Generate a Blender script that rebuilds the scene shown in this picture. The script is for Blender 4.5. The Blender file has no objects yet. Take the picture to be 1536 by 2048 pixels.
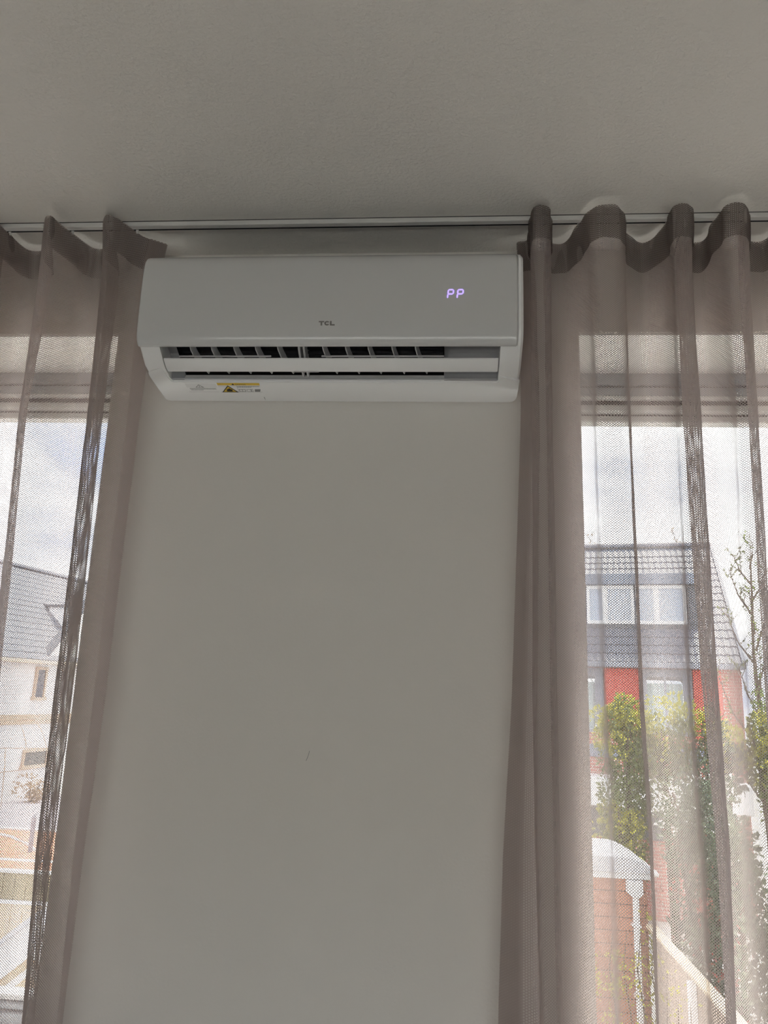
import bpy, bmesh, math, random
from mathutils import Vector, Matrix, noise

random.seed(11)
S = bpy.context.scene
COL = S.collection

# ------------------------------------------------------------------ camera
EYE = 1.5                       # camera height above the room's floor
cam_data = bpy.data.cameras.new('camera')
cam = bpy.data.objects.new('camera', cam_data)
COL.objects.link(cam)
S.camera = cam
cam_data.sensor_fit = 'VERTICAL'
cam_data.sensor_height = 36.0
cam_data.lens = 36.0 * 1540.0 / 2048.0
cam_data.clip_start = 0.02
cam_data.clip_end = 400
RT = Vector((0.9964540332620171, 0.0764518426589313, 0.03513510139323401))
UP = Vector((-0.01625932904244527, -0.23474712948491416, 0.9719204799867541))
FW = Vector((-0.0825529758091634, 0.969045355467249, 0.2326716683062309))
cam.matrix_world = Matrix(((RT.x, UP.x, -FW.x, 0.0), (RT.y, UP.y, -FW.y, 0.0), (RT.z, UP.z, -FW.z, EYE), (0, 0, 0, 1)))

# ------------------------------------------------------------------ sky
W = bpy.data.worlds.new('sky')
S.world = W
W.use_nodes = True
nt = W.node_tree
nt.nodes.clear()
def wn(t, **kw):
    n = nt.nodes.new(t)
    for k, v in kw.items(): setattr(n, k, v)
    return n
SKY = 2.0
out = wn('ShaderNodeOutputWorld')
bg = wn('ShaderNodeBackground')
bg.inputs['Strength'].default_value = SKY
tc = wn('ShaderNodeTexCoord')
mp = wn('ShaderNodeMapping')
mp.inputs['Scale'].default_value = (1.0, 1.0, 2.2)
mp.inputs['Location'].default_value = (0.3, 0.1, 0.35)
nz = wn('ShaderNodeTexNoise')
nz.inputs['Scale'].default_value = 2.6
nz.inputs['Detail'].default_value = 6
nz.inputs['Roughness'].default_value = 0.55
nz.inputs['Distortion'].default_value = 0.25
rmp = wn('ShaderNodeValToRGB')
e = rmp.color_ramp.elements
e[0].position = 0.34; e[0].color = (0.24, 0.31, 0.54, 1)
e[1].position = 0.66; e[1].color = (1.30, 1.29, 1.28, 1)
m = e.new(0.43); m.color = (0.36, 0.39, 0.49, 1)
m = e.new(0.52); m.color = (0.72, 0.73, 0.77, 1)
nt.links.new(tc.outputs['Generated'], mp.inputs['Vector'])
nt.links.new(mp.outputs['Vector'], nz.inputs['Vector'])
nt.links.new(nz.outputs['Fac'], rmp.inputs['Fac'])
nt.links.new(rmp.outputs['Color'], bg.inputs['Color'])
nt.links.new(bg.outputs['Background'], out.inputs['Surface'])

# ------------------------------------------------------------------ sun (high, beyond the garden to the right)
sun_data = bpy.data.lights.new('sun', 'SUN')
sun_data.energy = 3.8
sun_data.angle = math.radians(15.0)
sun_data.color = (1.0, 0.95, 0.87)
sun = bpy.data.objects.new('sun', sun_data)
COL.objects.link(sun)
sun.location = (7, 11, 22)
sun.rotation_euler = Vector((-0.24, -0.38, -0.85)).to_track_quat('-Z', 'Y').to_euler()

# ------------------------------------------------------------------ daylight portals at the front windows and the added back one
def portal(name, loc, size, rot):
    d = bpy.data.lights.new(name, 'AREA')
    d.shape = 'RECTANGLE'; d.size, d.size_y = size
    d.cycles.is_portal = True
    o = bpy.data.objects.new(name, d); COL.objects.link(o)
    o.location = loc; o.rotation_euler = rot
portal('portal_front_left', (-1.40, 2.20, 1.50), (1.40, 1.90), (math.radians(-90), 0, 0))
portal('portal_front_right', (1.05, 2.20, 1.50), (1.60, 1.90), (math.radians(-90), 0, 0))
portal('portal_fill', (-0.05, -3.85, 0.535), (4.7, 1.03), (math.radians(90), 0, 0))

# ------------------------------------------------------------------ exposure
S.view_settings.view_transform = 'Standard'
S.view_settings.look = 'None'
S.view_settings.gamma = 1.0
S.view_settings.use_curve_mapping = False
S.view_settings.exposure = 1.70
S.cycles.transparent_max_bounces = 48
S.cycles.max_bounces = 14
S.cycles.diffuse_bounces = 8
S.cycles.caustics_reflective = False
S.cycles.caustics_refractive = False

# ================================================================== helpers
def lin(c):
    c = c / 255.0
    return c / 12.92 if c <= 0.04045 else ((c + 0.055) / 1.055) ** 2.4
def rgb(r, g, b): return (lin(r), lin(g), lin(b), 1.0)

MATS = {}
def mat(name, color, rough=0.6, metal=0.0, var=0.0, vscale=8.0, bump=0.0, bscale=200.0, bdist=0.002, spec=0.5, coat=0.0):
    m = bpy.data.materials.new(name)
    m.use_nodes = True
    t = m.node_tree
    p = t.nodes['Principled BSDF']
    p.inputs['Base Color'].default_value = color
    p.inputs['Roughness'].default_value = rough
    p.inputs['Metallic'].default_value = metal
    p.inputs['Specular IOR Level'].default_value = spec
    if coat: p.inputs['Coat Weight'].default_value = coat; p.inputs['Coat Roughness'].default_value = 0.08
    co = None
    if var or bump:
        co = t.nodes.new('ShaderNodeTexCoord')
    if var:
        n = t.nodes.new('ShaderNodeTexNoise'); n.inputs['Scale'].default_value = vscale; n.inputs['Detail'].default_value = 4
        mx = t.nodes.new('ShaderNodeMix'); mx.data_type = 'RGBA'
        mx.inputs['A'].default_value = tuple(c * (1 - var) for c in color[:3]) + (1,)
        mx.inputs['B'].default_value = tuple(min(1, c * (1 + var)) for c in color[:3]) + (1,)
        t.links.new(co.outputs['Object'], n.inputs['Vector'])
        t.links.new(n.outputs['Fac'], mx.inputs['Factor'])
        t.links.new(mx.outputs['Result'], p.inputs['Base Color'])
    if bump:
        n = t.nodes.new('ShaderNodeTexNoise'); n.inputs['Scale'].default_value = bscale; n.inputs['Detail'].default_value = 3
        b = t.nodes.new('ShaderNodeBump'); b.inputs['Strength'].default_value = bump; b.inputs['Distance'].default_value = bdist
        t.links.new(co.outputs['Object'], n.inputs['Vector'])
        t.links.new(n.outputs['Fac'], b.inputs['Height'])
        t.links.new(b.outputs['Normal'], p.inputs['Normal'])
    MATS[name] = m
    return m

def brick_mat(name, c1, c2, mortar, w, h, gap):
    m = mat(name, c1, 0.85)
    t = m.node_tree; p = t.nodes['Principled BSDF']
    co = t.nodes.new('ShaderNodeTexCoord'); br = t.nodes.new('ShaderNodeTexBrick')
    br.inputs['Color1'].default_value = c1; br.inputs['Color2'].default_value = c2; br.inputs['Mortar'].default_value = mortar
    br.inputs['Scale'].default_value = 1.0; br.inputs['Brick Width'].default_value = w; br.inputs['Row Height'].default_value = h
    br.inputs['Mortar Size'].default_value = gap
    t.links.new(co.outputs['UV'], br.inputs['Vector'])
    t.links.new(br.outputs['Color'], p.inputs['Base Color'])
    bu = t.nodes.new('ShaderNodeBump'); bu.inputs['Strength'].default_value = 0.6; bu.inputs['Distance'].default_value = 0.006; bu.invert = True
    t.links.new(br.outputs['Fac'], bu.inputs['Height']); t.links.new(bu.outputs['Normal'], p.inputs['Normal'])
    return m

def leaf_mat(name, c1, c2):
    m = bpy.data.materials.new(name); m.use_nodes = True
    t = m.node_tree; p = t.nodes['Principled BSDF']
    p.inputs['Roughness'].default_value = 0.35
    at = t.nodes.new('ShaderNodeNewGeometry')
    mx = t.nodes.new('ShaderNodeMix'); mx.data_type = 'RGBA'
    mx.inputs['A'].default_value = c1; mx.inputs['B'].default_value = c2
    t.links.new(at.outputs['Random Per Island'], mx.inputs['Factor'])
    t.links.new(mx.outputs['Result'], p.inputs['Base Color'])
    tr = t.nodes.new('ShaderNodeBsdfTranslucent'); t.links.new(mx.outputs['Result'], tr.inputs['Color'])
    ms = t.nodes.new('ShaderNodeMixShader'); ms.inputs['Fac'].default_value = 0.35
    t.links.new(p.outputs['BSDF'], ms.inputs[1]); t.links.new(tr.outputs['BSDF'], ms.inputs[2])
    t.links.new(ms.outputs['Shader'], t.nodes['Material Output'].inputs['Surface'])
    MATS[name] = m
    return m

class MB:
    """collects boxes, prisms, tubes and strips and links them as ONE mesh object"""
    def __init__(self): self.v = []; self.f = []; self.uv = {}
    def add(self, vs, fs):
        o = len(self.v); self.v += [tuple(x) for x in vs]; self.f += [tuple(i + o for i in q) for q in fs]
        return o
    def box(self, a, b, ch=0.0):
        x0, y0, z0 = a; x1, y1, z1 = b
        if ch <= 0:
            self.add([(x0,y0,z0),(x1,y0,z0),(x1,y1,z0),(x0,y1,z0),(x0,y0,z1),(x1,y0,z1),(x1,y1,z1),(x0,y1,z1)],
                     [(0,3,2,1),(4,5,6,7),(0,1,5,4),(1,2,6,5),(2,3,7,6),(3,0,4,7)])
        else:
            bm = bmesh.new()
            bmesh.ops.create_cube(bm, size=1.0)
            bmesh.ops.scale(bm, vec=(x1-x0, y1-y0, z1-z0), verts=bm.verts)
            bmesh.ops.translate(bm, vec=((x0+x1)/2, (y0+y1)/2, (z0+z1)/2), verts=bm.verts)
            bmesh.ops.bevel(bm, geom=list(bm.edges), offset=ch, segments=1, affect='EDGES')
            bm.verts.index_update()
            self.add([v.co for v in bm.verts], [[v.index for v in f.verts] for f in bm.faces]); bm.free()
        return self
    def prism(self, poly, axis, a, b, c0=0.0, c1=0.0):
        """closed polygon of 2-D points swept along axis (0,1,2) from a to b; c0/c1 chamfer the ends"""
        n = len(poly)
        def off(d):
            if d == 0: return poly
            ar = sum(poly[i][0]*poly[(i+1)%n][1] - poly[(i+1)%n][0]*poly[i][1] for i in range(n))
            s = 1 if ar > 0 else -1
            r = []
            for i in range(n):
                p, q, w = Vector(poly[i-1]), Vector(poly[i]), Vector(poly[(i+1)%n])
                e1 = (q-p).normalized() if (q-p).length > 1e-9 else Vector((0,0)); e2 = (w-q).normalized() if (w-q).length > 1e-9 else Vector((0,0))
                nn = Vector((-(e1.y+e2.y), e1.x+e2.x)) * s
                if nn.length > 1e-6: nn.normalize()
                r.append((q.x + nn.x*d, q.y + nn.y*d))
            return r
        def pt(p, t):
            return (t, p[0], p[1]) if axis == 0 else ((p[0], t, p[1]) if axis == 1 else (p[0], p[1], t))
        rings = []
        sg = 1 if b > a else -1
        if c0: rings.append((off(c0), a))
        rings.append((poly, a + sg*c0))
        rings.append((poly, b - sg*c1))
        if c1: rings.append((off(c1), b))
        vs = []; fs = []
        for pl, t in rings: vs += [pt(p, t) for p in pl]
        for k in range(len(rings)-1):
            for i in range(n):
                j = (i+1) % n
                fs.append((k*n+i, k*n+j, (k+1)*n+j, (k+1)*n+i))
        fs.append(tuple(range(n))[::-1]); fs.append(tuple((len(rings)-1)*n+i for i in range(n)))
        self.add(vs, fs); return self
    def tube(self, pts, r, n=6):
        pts = [Vector(p) for p in pts]
        rr = r if isinstance(r, (list, tuple)) else [r]*len(pts)
        vs = []; fs = []
        for k, p in enumerate(pts):
            d = (pts[min(k+1, len(pts)-1)] - pts[max(k-1, 0)]).normalized()
            u = d.orthogonal().normalized(); w = d.cross(u)
            for i in range(n):
                a = 2*math.pi*i/n
                vs.append(p + (u*math.cos(a) + w*math.sin(a))*rr[k])
        for k in range(len(pts)-1):
            for i in range(n):
                j = (i+1) % n
                fs.append((k*n+i, k*n+j, (k+1)*n+j, (k+1)*n+i))
        fs.append(tuple(range(n))[::-1]); fs.append(tuple((len(pts)-1)*n+i for i in range(n)))
        self.add(vs, fs); return self
    def leaf(self, p, d, w, l, nrm):
        d = d.normalized(); s = d.cross(nrm).normalized(); up = s.cross(d)
        a = p; b = p + d*l
        m1 = p + d*l*0.5 + s*w*0.5 + up*w*0.15; m2 = p + d*l*0.5 - s*w*0.5 + up*w*0.15
        self.add([a, m1, b, m2], [(0, 1, 2), (0, 2, 3)])
    def mesh(self, name, m, smooth=None, uvbox=False):
        me = bpy.data.meshes.new(name)
        me.from_pydata(self.v, [], self.f)
        if m is not None: me.materials.append(m)
        if uvbox:
            ul = me.uv_layers.new(name='UVMap')
            for poly in me.polygons:
                n = poly.normal
                ax = max(range(3), key=lambda i: abs(n[i]))
                for li in poly.loop_indices:
                    c = me.vertices[me.loops[li].vertex_index].co
                    ul.data[li].uv = (c.y, c.z) if ax == 0 else ((c.x, c.z) if ax == 1 else (c.x, c.y))
        if smooth is not None:
            for p in me.polygons: p.use_smooth = True
            if smooth < 180: me.set_sharp_from_angle(angle=math.radians(smooth))
        me.validate(); me.update()
        return me
    def build(self, name, m, parent=None, smooth=None, uvbox=False, kind=None):
        o = bpy.data.objects.new(name, self.mesh(name, m, smooth, uvbox))
        COL.objects.link(o)
        if parent is not None: o.parent = parent
        if kind: o['kind'] = kind
        return o

def fix_normals(o):
    bm = bmesh.new(); bm.from_mesh(o.data); bmesh.ops.recalc_face_normals(bm, faces=bm.faces); bm.to_mesh(o.data); bm.free()
def tag(o, label=None, cat=None, group=None, kind=None):
    if label: o['label'] = label
    if cat: o['category'] = cat
    if group: o['group'] = group
    if kind: o['kind'] = kind
    return o
def thing(name, label, cat, loc=(0, 0, 0), rz=0.0, group=None, kind=None):
    o = bpy.data.objects.new(name, None); COL.objects.link(o)
    o.empty_display_size = 0.1
    o.location = loc; o.rotation_euler = (0, 0, rz)
    return tag(o, label, cat, group, kind)
def inst(name, me, parent, loc=(0, 0, 0), rot=(0, 0, 0), sc=(1, 1, 1)):
    o = bpy.data.objects.new(name, me); COL.objects.link(o)
    o.parent = parent; o.location = loc; o.rotation_euler = rot; o.scale = sc
    return o
def text_geo(s, size, sx=1.0):
    cu = bpy.data.curves.new('lettering', 'FONT'); cu.body = s; cu.size = size; cu.align_x = 'LEFT'
    ob = bpy.data.objects.new('lettering', cu); COL.objects.link(ob)
    dg = bpy.context.evaluated_depsgraph_get(); dg.update()
    me = ob.evaluated_get(dg).to_mesh()
    vs = [(v.co.x*sx, v.co.y) for v in me.vertices]; fs = [tuple(p.vertices) for p in me.polygons]
    ob.evaluated_get(dg).to_mesh_clear()
    bpy.data.objects.remove(ob); bpy.data.curves.remove(cu)
    return vs, fs

# ================================================================== materials
M_WALL = mat('matt_wall_paint', (0.74, 0.715, 0.68, 1), 0.85, bump=0.25, bscale=160, bdist=0.0012, spec=0.25)
M_DIM = mat('bounce_cutting_dark_wall', (0.10, 0.095, 0.09, 1), 0.9)  # unseen walls darkened to hold back bounce towards the ceiling and front wall
M_CEIL = mat('stipple_ceiling_paint', (0.77, 0.745, 0.705, 1), 0.9, bump=0.6, bscale=125, bdist=0.004, spec=0.2)
M_REVEAL = mat('white_reveal_paint', (0.88, 0.88, 0.87, 1), 0.7)
M_FLOOR = mat('bounce_whitened_floor', (0.84, 0.825, 0.79, 1), 0.4, var=0.05, vscale=3)  # unseen floor whitened to bounce light up at the air conditioner
M_BASE = mat('white_gloss_paint', (0.8, 0.8, 0.78, 1), 0.4)
M_FRAME = mat('grey_window_lacquer', rgb(225, 226, 224), 0.45)
M_FRAME2 = mat('dark_grey_window_lacquer', rgb(160, 166, 172), 0.45)
M_GASKET = mat('black_rubber', (0.012, 0.012, 0.014, 1), 0.7)
M_AC = mat('uplit_white_plastic', (0.90, 0.90, 0.90, 1), 0.32, spec=0.5)  # whiter than the front panel, standing in for light from below
M_ACGLOSS = mat('glossy_white_panel', (0.64, 0.64, 0.64, 1), 0.16, spec=0.5)
M_ACGREY = mat('pale_grey_plastic', (0.50, 0.50, 0.51, 1), 0.4)
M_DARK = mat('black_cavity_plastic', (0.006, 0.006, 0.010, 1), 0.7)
M_STICKER = mat('white_label_film', (0.80, 0.80, 0.80, 1), 0.35)
M_YELLOW = mat('yellow_label_ink', rgb(226, 190, 60), 0.4)
M_INK = mat('black_label_ink', (0.01, 0.01, 0.01, 1), 0.5)
M_GREYINK = mat('grey_label_ink', (0.22, 0.22, 0.22, 1), 0.5)
M_LOGO = mat('grey_logo_print', (0.20, 0.19, 0.18, 1), 0.4)
M_RAIL = mat('white_rail_aluminium', (0.72, 0.71, 0.69, 1), 0.35)

def glass_mat(name, tint, gloss):
    m = bpy.data.materials.new(name); m.use_nodes = True
    t = m.node_tree; t.nodes.clear()
    o = t.nodes.new('ShaderNodeOutputMaterial'); mx = t.nodes.new('ShaderNodeMixShader')
    tr = t.nodes.new('ShaderNodeBsdfTransparent'); gl = t.nodes.new('ShaderNodeBsdfGlossy')
    fr = t.nodes.new('ShaderNodeFresnel'); fr.inputs['IOR'].default_value = gloss
    tr.inputs['Color'].default_value = tint; gl.inputs['Roughness'].default_value = 0.02
    ge = t.nodes.new('ShaderNodeNewGeometry'); a_ = t.nodes.new('ShaderNodeMath'); a_.operation = 'SUBTRACT'; a_.inputs[0].default_value = 1.0
    b_ = t.nodes.new('ShaderNodeMath'); b_.operation = 'MULTIPLY'
    t.links.new(ge.outputs['Backfacing'], a_.inputs[1]); t.links.new(fr.outputs['Fac'], b_.inputs[0]); t.links.new(a_.outputs[0], b_.inputs[1])
    t.links.new(b_.outputs[0], mx.inputs['Fac'])
    t.links.new(tr.outputs['BSDF'], mx.inputs[1]); t.links.new(gl.outputs['BSDF'], mx.inputs[2])
    t.links.new(mx.outputs['Shader'], o.inputs['Surface'])
    return m
M_GLASS = glass_mat('clear_window_glass', (0.95, 0.97, 0.96, 1), 1.35)

def emit_mat(name, col, s):
    m = bpy.data.materials.new(name); m.use_nodes = True
    p = m.node_tree.nodes['Principled BSDF']
    p.inputs['Base Color'].default_value = (0.1, 0.1, 0.1, 1)
    p.inputs['Emission Color'].default_value = col; p.inputs['Emission Strength'].default_value = s
    return m
M_LED = emit_mat('violet_display_light', (0.34, 0.24, 1.0, 1), 0.62)

def mesh_fabric(name, color, tcolor, thr, pu=0.0063, pv=0.0050, tfac=0.5):
    """knitted net: round holes on a staggered grid, laid out along the cloth (UV in metres)"""
    m = bpy.data.materials.new(name); m.use_nodes = True
    t = m.node_tree; t.nodes.clear()
    def N(k, **kw):
        n = t.nodes.new(k)
        for a, v in kw.items(): setattr(n, a, v)
        return n
    def math_(op, a, b=None):
        n = N('ShaderNodeMath', operation=op)
        for i, x in enumerate((a, b)):
            if x is None: continue
            if isinstance(x, (int, float)): n.inputs[i].default_value = x
            else: t.links.new(x, n.inputs[i])
        return n.outputs[0]
    uv = N('ShaderNodeUVMap'); sp = N('ShaderNodeSeparateXYZ'); t.links.new(uv.outputs['UV'], sp.inputs[0])
    a = math_('MULTIPLY', sp.outputs[0], 2*math.pi/pu)
    b = math_('MULTIPLY', sp.outputs[1], 2*math.pi/pv)
    f = math_('MULTIPLY', math_('MULTIPLY', math_('COSINE', a), math_('COSINE', b)), 2.0)
    f = math_('ADD', f, math_('COSINE', math_('MULTIPLY', a, 2.0)))
    hole = math_('GREATER_THAN', f, thr)
    d = N('ShaderNodeBsdfDiffuse'); d.inputs['Color'].default_value = color
    tl = N('ShaderNodeBsdfTranslucent'); tl.inputs['Color'].default_value = tcolor
    mx = N('ShaderNodeMixShader'); mx.inputs['Fac'].default_value = tfac
    t.links.new(d.outputs[0], mx.inputs[1]); t.links.new(tl.outputs[0], mx.inputs[2])
    tr = N('ShaderNodeBsdfTransparent')
    m2 = N('ShaderNodeMixShader'); t.links.new(hole, m2.inputs['Fac'])
    t.links.new(mx.outputs[0], m2.inputs[1]); t.links.new(tr.outputs[0], m2.inputs[2])
    o = N('ShaderNodeOutputMaterial'); t.links.new(m2.outputs[0], o.inputs['Surface'])
    return m
M_NET = mesh_fabric('taupe_net_fabric', (0.49, 0.435, 0.415, 1), (0.74, 0.675, 0.65, 1), 0.0)
M_NETTAPE = mesh_fabric('taupe_header_tape_fabric', (0.29, 0.25, 0.232, 1), (0.32, 0.275, 0.255, 1), 0.15, 0.0063, 0.0050, 0.35)

# ================================================================== the room shell
YW, YF = 1.75, 1.98             # inner wall face, window frame face
L0, L1, R0, R1 = -2.05, -0.846, 0.311, 1.85
HEAD = EYE + 0.878
SILLS = {L0: EYE - 0.815, R0: EYE - 0.98}
CE = EYE + 1.100
XA, XB, YB = -2.7, 2.5, -3.6
def structure(o, label=None):
    o['kind'] = 'structure'
    if label: o['label'] = label
    return o

w = MB()
for (xa, xb) in ((XA - 0.2, L0), (L1, R0), (R1, XB + 0.2)):
    w.box((xa, YW, -0.1), (xb, YF, CE + 0.2))
for (xa, xb) in ((L0, L1), (R0, R1)):
    w.box((xa, YW, HEAD), (xb, YF, CE + 0.2)); w.box((xa, YW, -0.1), (xb, YF, SILLS[xa]))
for (xa, xb) in ((XA - 0.2, L0 - 0.05), (L1 + 0.06, R0 - 0.06), (R1 + 0.05, XB + 0.2)):
    w.box((xa, YF, -2.9), (xb, YF + 0.13, CE + 0.2))
for (xa, xb, sl) in ((L0 - 0.05, L1 + 0.06, SILLS[L0]), (R0 - 0.06, R1 + 0.05, SILLS[R0])):
    w.box((xa, YF, HEAD + 0.0), (xb, YF + 0.13, CE + 0.2)); w.box((xa, YF, -2.9), (xb, YF + 0.13, sl))
structure(w.build('wall_front', M_WALL), 'warm white plastered wall pier between the two curtained windows')
for nm, xa, xb in (('trim_1', L0, L1), ('trim_2', R0, R1)):
    t_ = MB().box((xa, YW + 0.004, HEAD - 0.006), (xb, YF, HEAD))
    structure(t_.build(nm, M_REVEAL), 'white painted soffit above the window')
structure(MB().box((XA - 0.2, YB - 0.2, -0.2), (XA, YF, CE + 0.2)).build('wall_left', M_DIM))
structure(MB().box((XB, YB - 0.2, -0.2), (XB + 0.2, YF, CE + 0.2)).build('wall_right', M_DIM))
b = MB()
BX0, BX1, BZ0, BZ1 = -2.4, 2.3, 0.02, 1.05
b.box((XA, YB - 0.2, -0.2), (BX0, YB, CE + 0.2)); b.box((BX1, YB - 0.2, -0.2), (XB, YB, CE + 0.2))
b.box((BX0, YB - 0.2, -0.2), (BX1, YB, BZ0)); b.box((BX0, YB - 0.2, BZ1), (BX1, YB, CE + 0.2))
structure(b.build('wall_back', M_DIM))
structure(MB().box((XA, YB, -0.15), (XB, YW, 0.0)).build('floor', M_FLOOR))
structure(MB().box((XA - 0.3, YB - 0.3, CE), (XB + 0.3, YW, CE + 0.25)).build('ceiling', M_CEIL), 'warm white stippled ceiling')
for nm, xa, xb, ya, yb in (('baseboard_front', XA, XB, YW - 0.015, YW), ('baseboard_left', XA, XA + 0.015, YB, YW - 0.015), ('baseboard_right', XB - 0.015, XB, YB, YW - 0.015)):
    structure(MB().box((xa, ya, 0), (xb, yb, 0.09), 0.003).build(nm, M_BASE))
for nm, xa, xb in (('trim_3', L0, L1), ('trim_4', R0, R1)):
    structure(MB().box((xa + 0.001, YW - 0.03, SILLS[xa]), (xb - 0.001, YF, SILLS[xa] + 0.025), 0.004).build(nm, M_REVEAL), 'white window sill board')

# ------------------------------------------------------------------ windows
def window(name, xa, xb, label):
    SILL = SILLS[xa]
    r = thing(name, label, None, ((xa + xb)/2, YF, SILL)); r['kind'] = 'structure'
    ox, oy, oz = r.location
    def bx(m, a, c, ch=0.0): m.box((a[0]-ox, a[1]-oy, a[2]-oz), (c[0]-ox, c[1]-oy, c[2]-oz), ch)
    x0, x1 = xa - 0.048, xb + 0.058
    f = MB()                                                    # fixed outer frame
    bx(f, (x0, YF, HEAD - 0.040), (x1, YF + 0.09, HEAD - 0.001), 0.002)
    bx(f, (x0, YF, SILL + 0.002), (x1, YF + 0.09, SILL + 0.055), 0.002)
    bx(f, (x0, YF, SILL + 0.055), (x0 + 0.05, YF + 0.09, HEAD - 0.04), 0.002); bx(f, (x1 - 0.05, YF, SILL + 0.055), (x1, YF + 0.09, HEAD - 0.04), 0.002)
    f.build('outer_frame', M_FRAME2, r)
    g = MB()
    bx(g, (x0 + 0.05, YF + 0.012, HEAD - 0.044), (x1 - 0.05, YF + 0.09, HEAD - 0.040))
    bx(g, (x0 + 0.05, YF + 0.012, SILL + 0.055), (x1 - 0.05, YF + 0.09, SILL + 0.060))
    g.build('frame_gasket', M_GASKET, r)
    s = MB()                                                    # opening sash
    top = HEAD - 0.044
    bx(s, (x0 + 0.05, YF + 0.004, top - 0.026), (x1 - 0.05, YF + 0.075, top), 0.003)
    bx(s, (x0 + 0.05, YF + 0.004, SILL + 0.060), (x1 - 0.05, YF + 0.075, SILL + 0.075), 0.003)
    sash = s.build('sash_frame', M_FRAME2, r)
    s = MB()
    bx(s, (x0 + 0.055, YF - 0.006, top - 0.036), (x1 - 0.055, YF + 0.05, top - 0.029), 0.002)
    bx(s, (x0 + 0.055, YF + 0.008, top - 0.071), (x1 - 0.055, YF + 0.06, top - 0.048), 0.006)
    bx(s, (x0 + 0.055, YF + 0.02, top - 0.094), (x1 - 0.055, YF + 0.06, top - 0.076), 0.003)
    bx(s, (x0 + 0.055, YF + 0.008, SILL + 0.078), (x1 - 0.055, YF + 0.06, SILL + 0.090), 0.003)
    s.build('glazing_bead', M_FRAME, r)
    g = MB()
    bx(g, (x0 + 0.055, YF + 0.014, top - 0.048), (x1 - 0.055, YF + 0.05, top - 0.028))
    bx(g, (x0 + 0.055, YF + 0.026, top - 0.076), (x1 - 0.055, YF + 0.05, top - 0.071))
    bx(g, (x0 + 0.055, YF + 0.016, SILL + 0.0745), (x1 - 0.055, YF + 0.05, SILL + 0.079))
    g.build('glazing_gasket', M_GASKET, r)
    v = MB()
    for xx in (x0 + 0.05, x1 - 0.062): bx(v, (xx, YF + 0.01, SILL + 0.076), (xx + 0.012, YF + 0.06, top - 0.027), 0.002)
    v.build('side_bead', M_FRAME2, r)
    p = MB(); bx(p, (x0 + 0.06, YF + 0.034, SILL + 0.088), (x1 - 0.06, YF + 0.040, top - 0.092))
    p.build('glass_pane', M_GLASS, r)
    return r
window('window_1', L0, L1, 'grey framed window behind the left curtain')
window('window_2', R0, R1, 'grey framed window behind the right curtain')
r = thing('window_fill', 'unseen window added behind the viewer for fill light', None, ((BX0 + BX1)/2, YB - 0.1, BZ0)); r['kind'] = 'structure'  # added window, out of view; low and wide to throw fill light in
f = MB(); hw = (BX1 - BX0)/2; hh = BZ1 - BZ0
for a, c in (((-hw, -0.03, 0), (hw, 0.03, 0.06)), ((-hw, -0.03, hh - 0.06), (hw, 0.03, hh)), ((-hw, -0.03, 0.06), (-hw + 0.06, 0.03, hh - 0.06)), ((hw - 0.06, -0.03, 0.06), (hw, 0.03, hh - 0.06)), ((-0.03, -0.03, 0.06), (0.03, 0.03, hh - 0.06))): f.box(a, c)
f.build('frame', M_FRAME, r)
for xa, xb in ((-hw + 0.06, -0.03), (0.03, hw - 0.06)): MB().box((xa, -0.004, 0.06), (xb, 0.004, hh - 0.06)).build('glass_pane', M_GLASS, r)

# ================================================================== curtain rail
rail = thing('curtain_rail', 'slim white curtain rail running along the ceiling above the air conditioner', 'curtain rail', (0, 1.61, CE))
MB().box((-2.5, -0.0095, -0.0125), (2.3, 0.0065, 0.0), 0.0015).build('track', M_RAIL, rail)
MB().box((-2.5, 0.0065, -0.0122), (2.3, 0.0108, 0.0)).build('slot', M_GASKET, rail)
MB().box((-2.5, -0.0102, -0.0014), (2.3, -0.0094, 0.0)).build('shadow_strip', M_GASKET, rail)  # dark strip drawn in for the shadow line along the ceiling
MB().box((-2.5, 0.0108, -0.0115), (2.3, 0.0135, 0.0)).build('back_lip', M_RAIL, rail)
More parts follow.
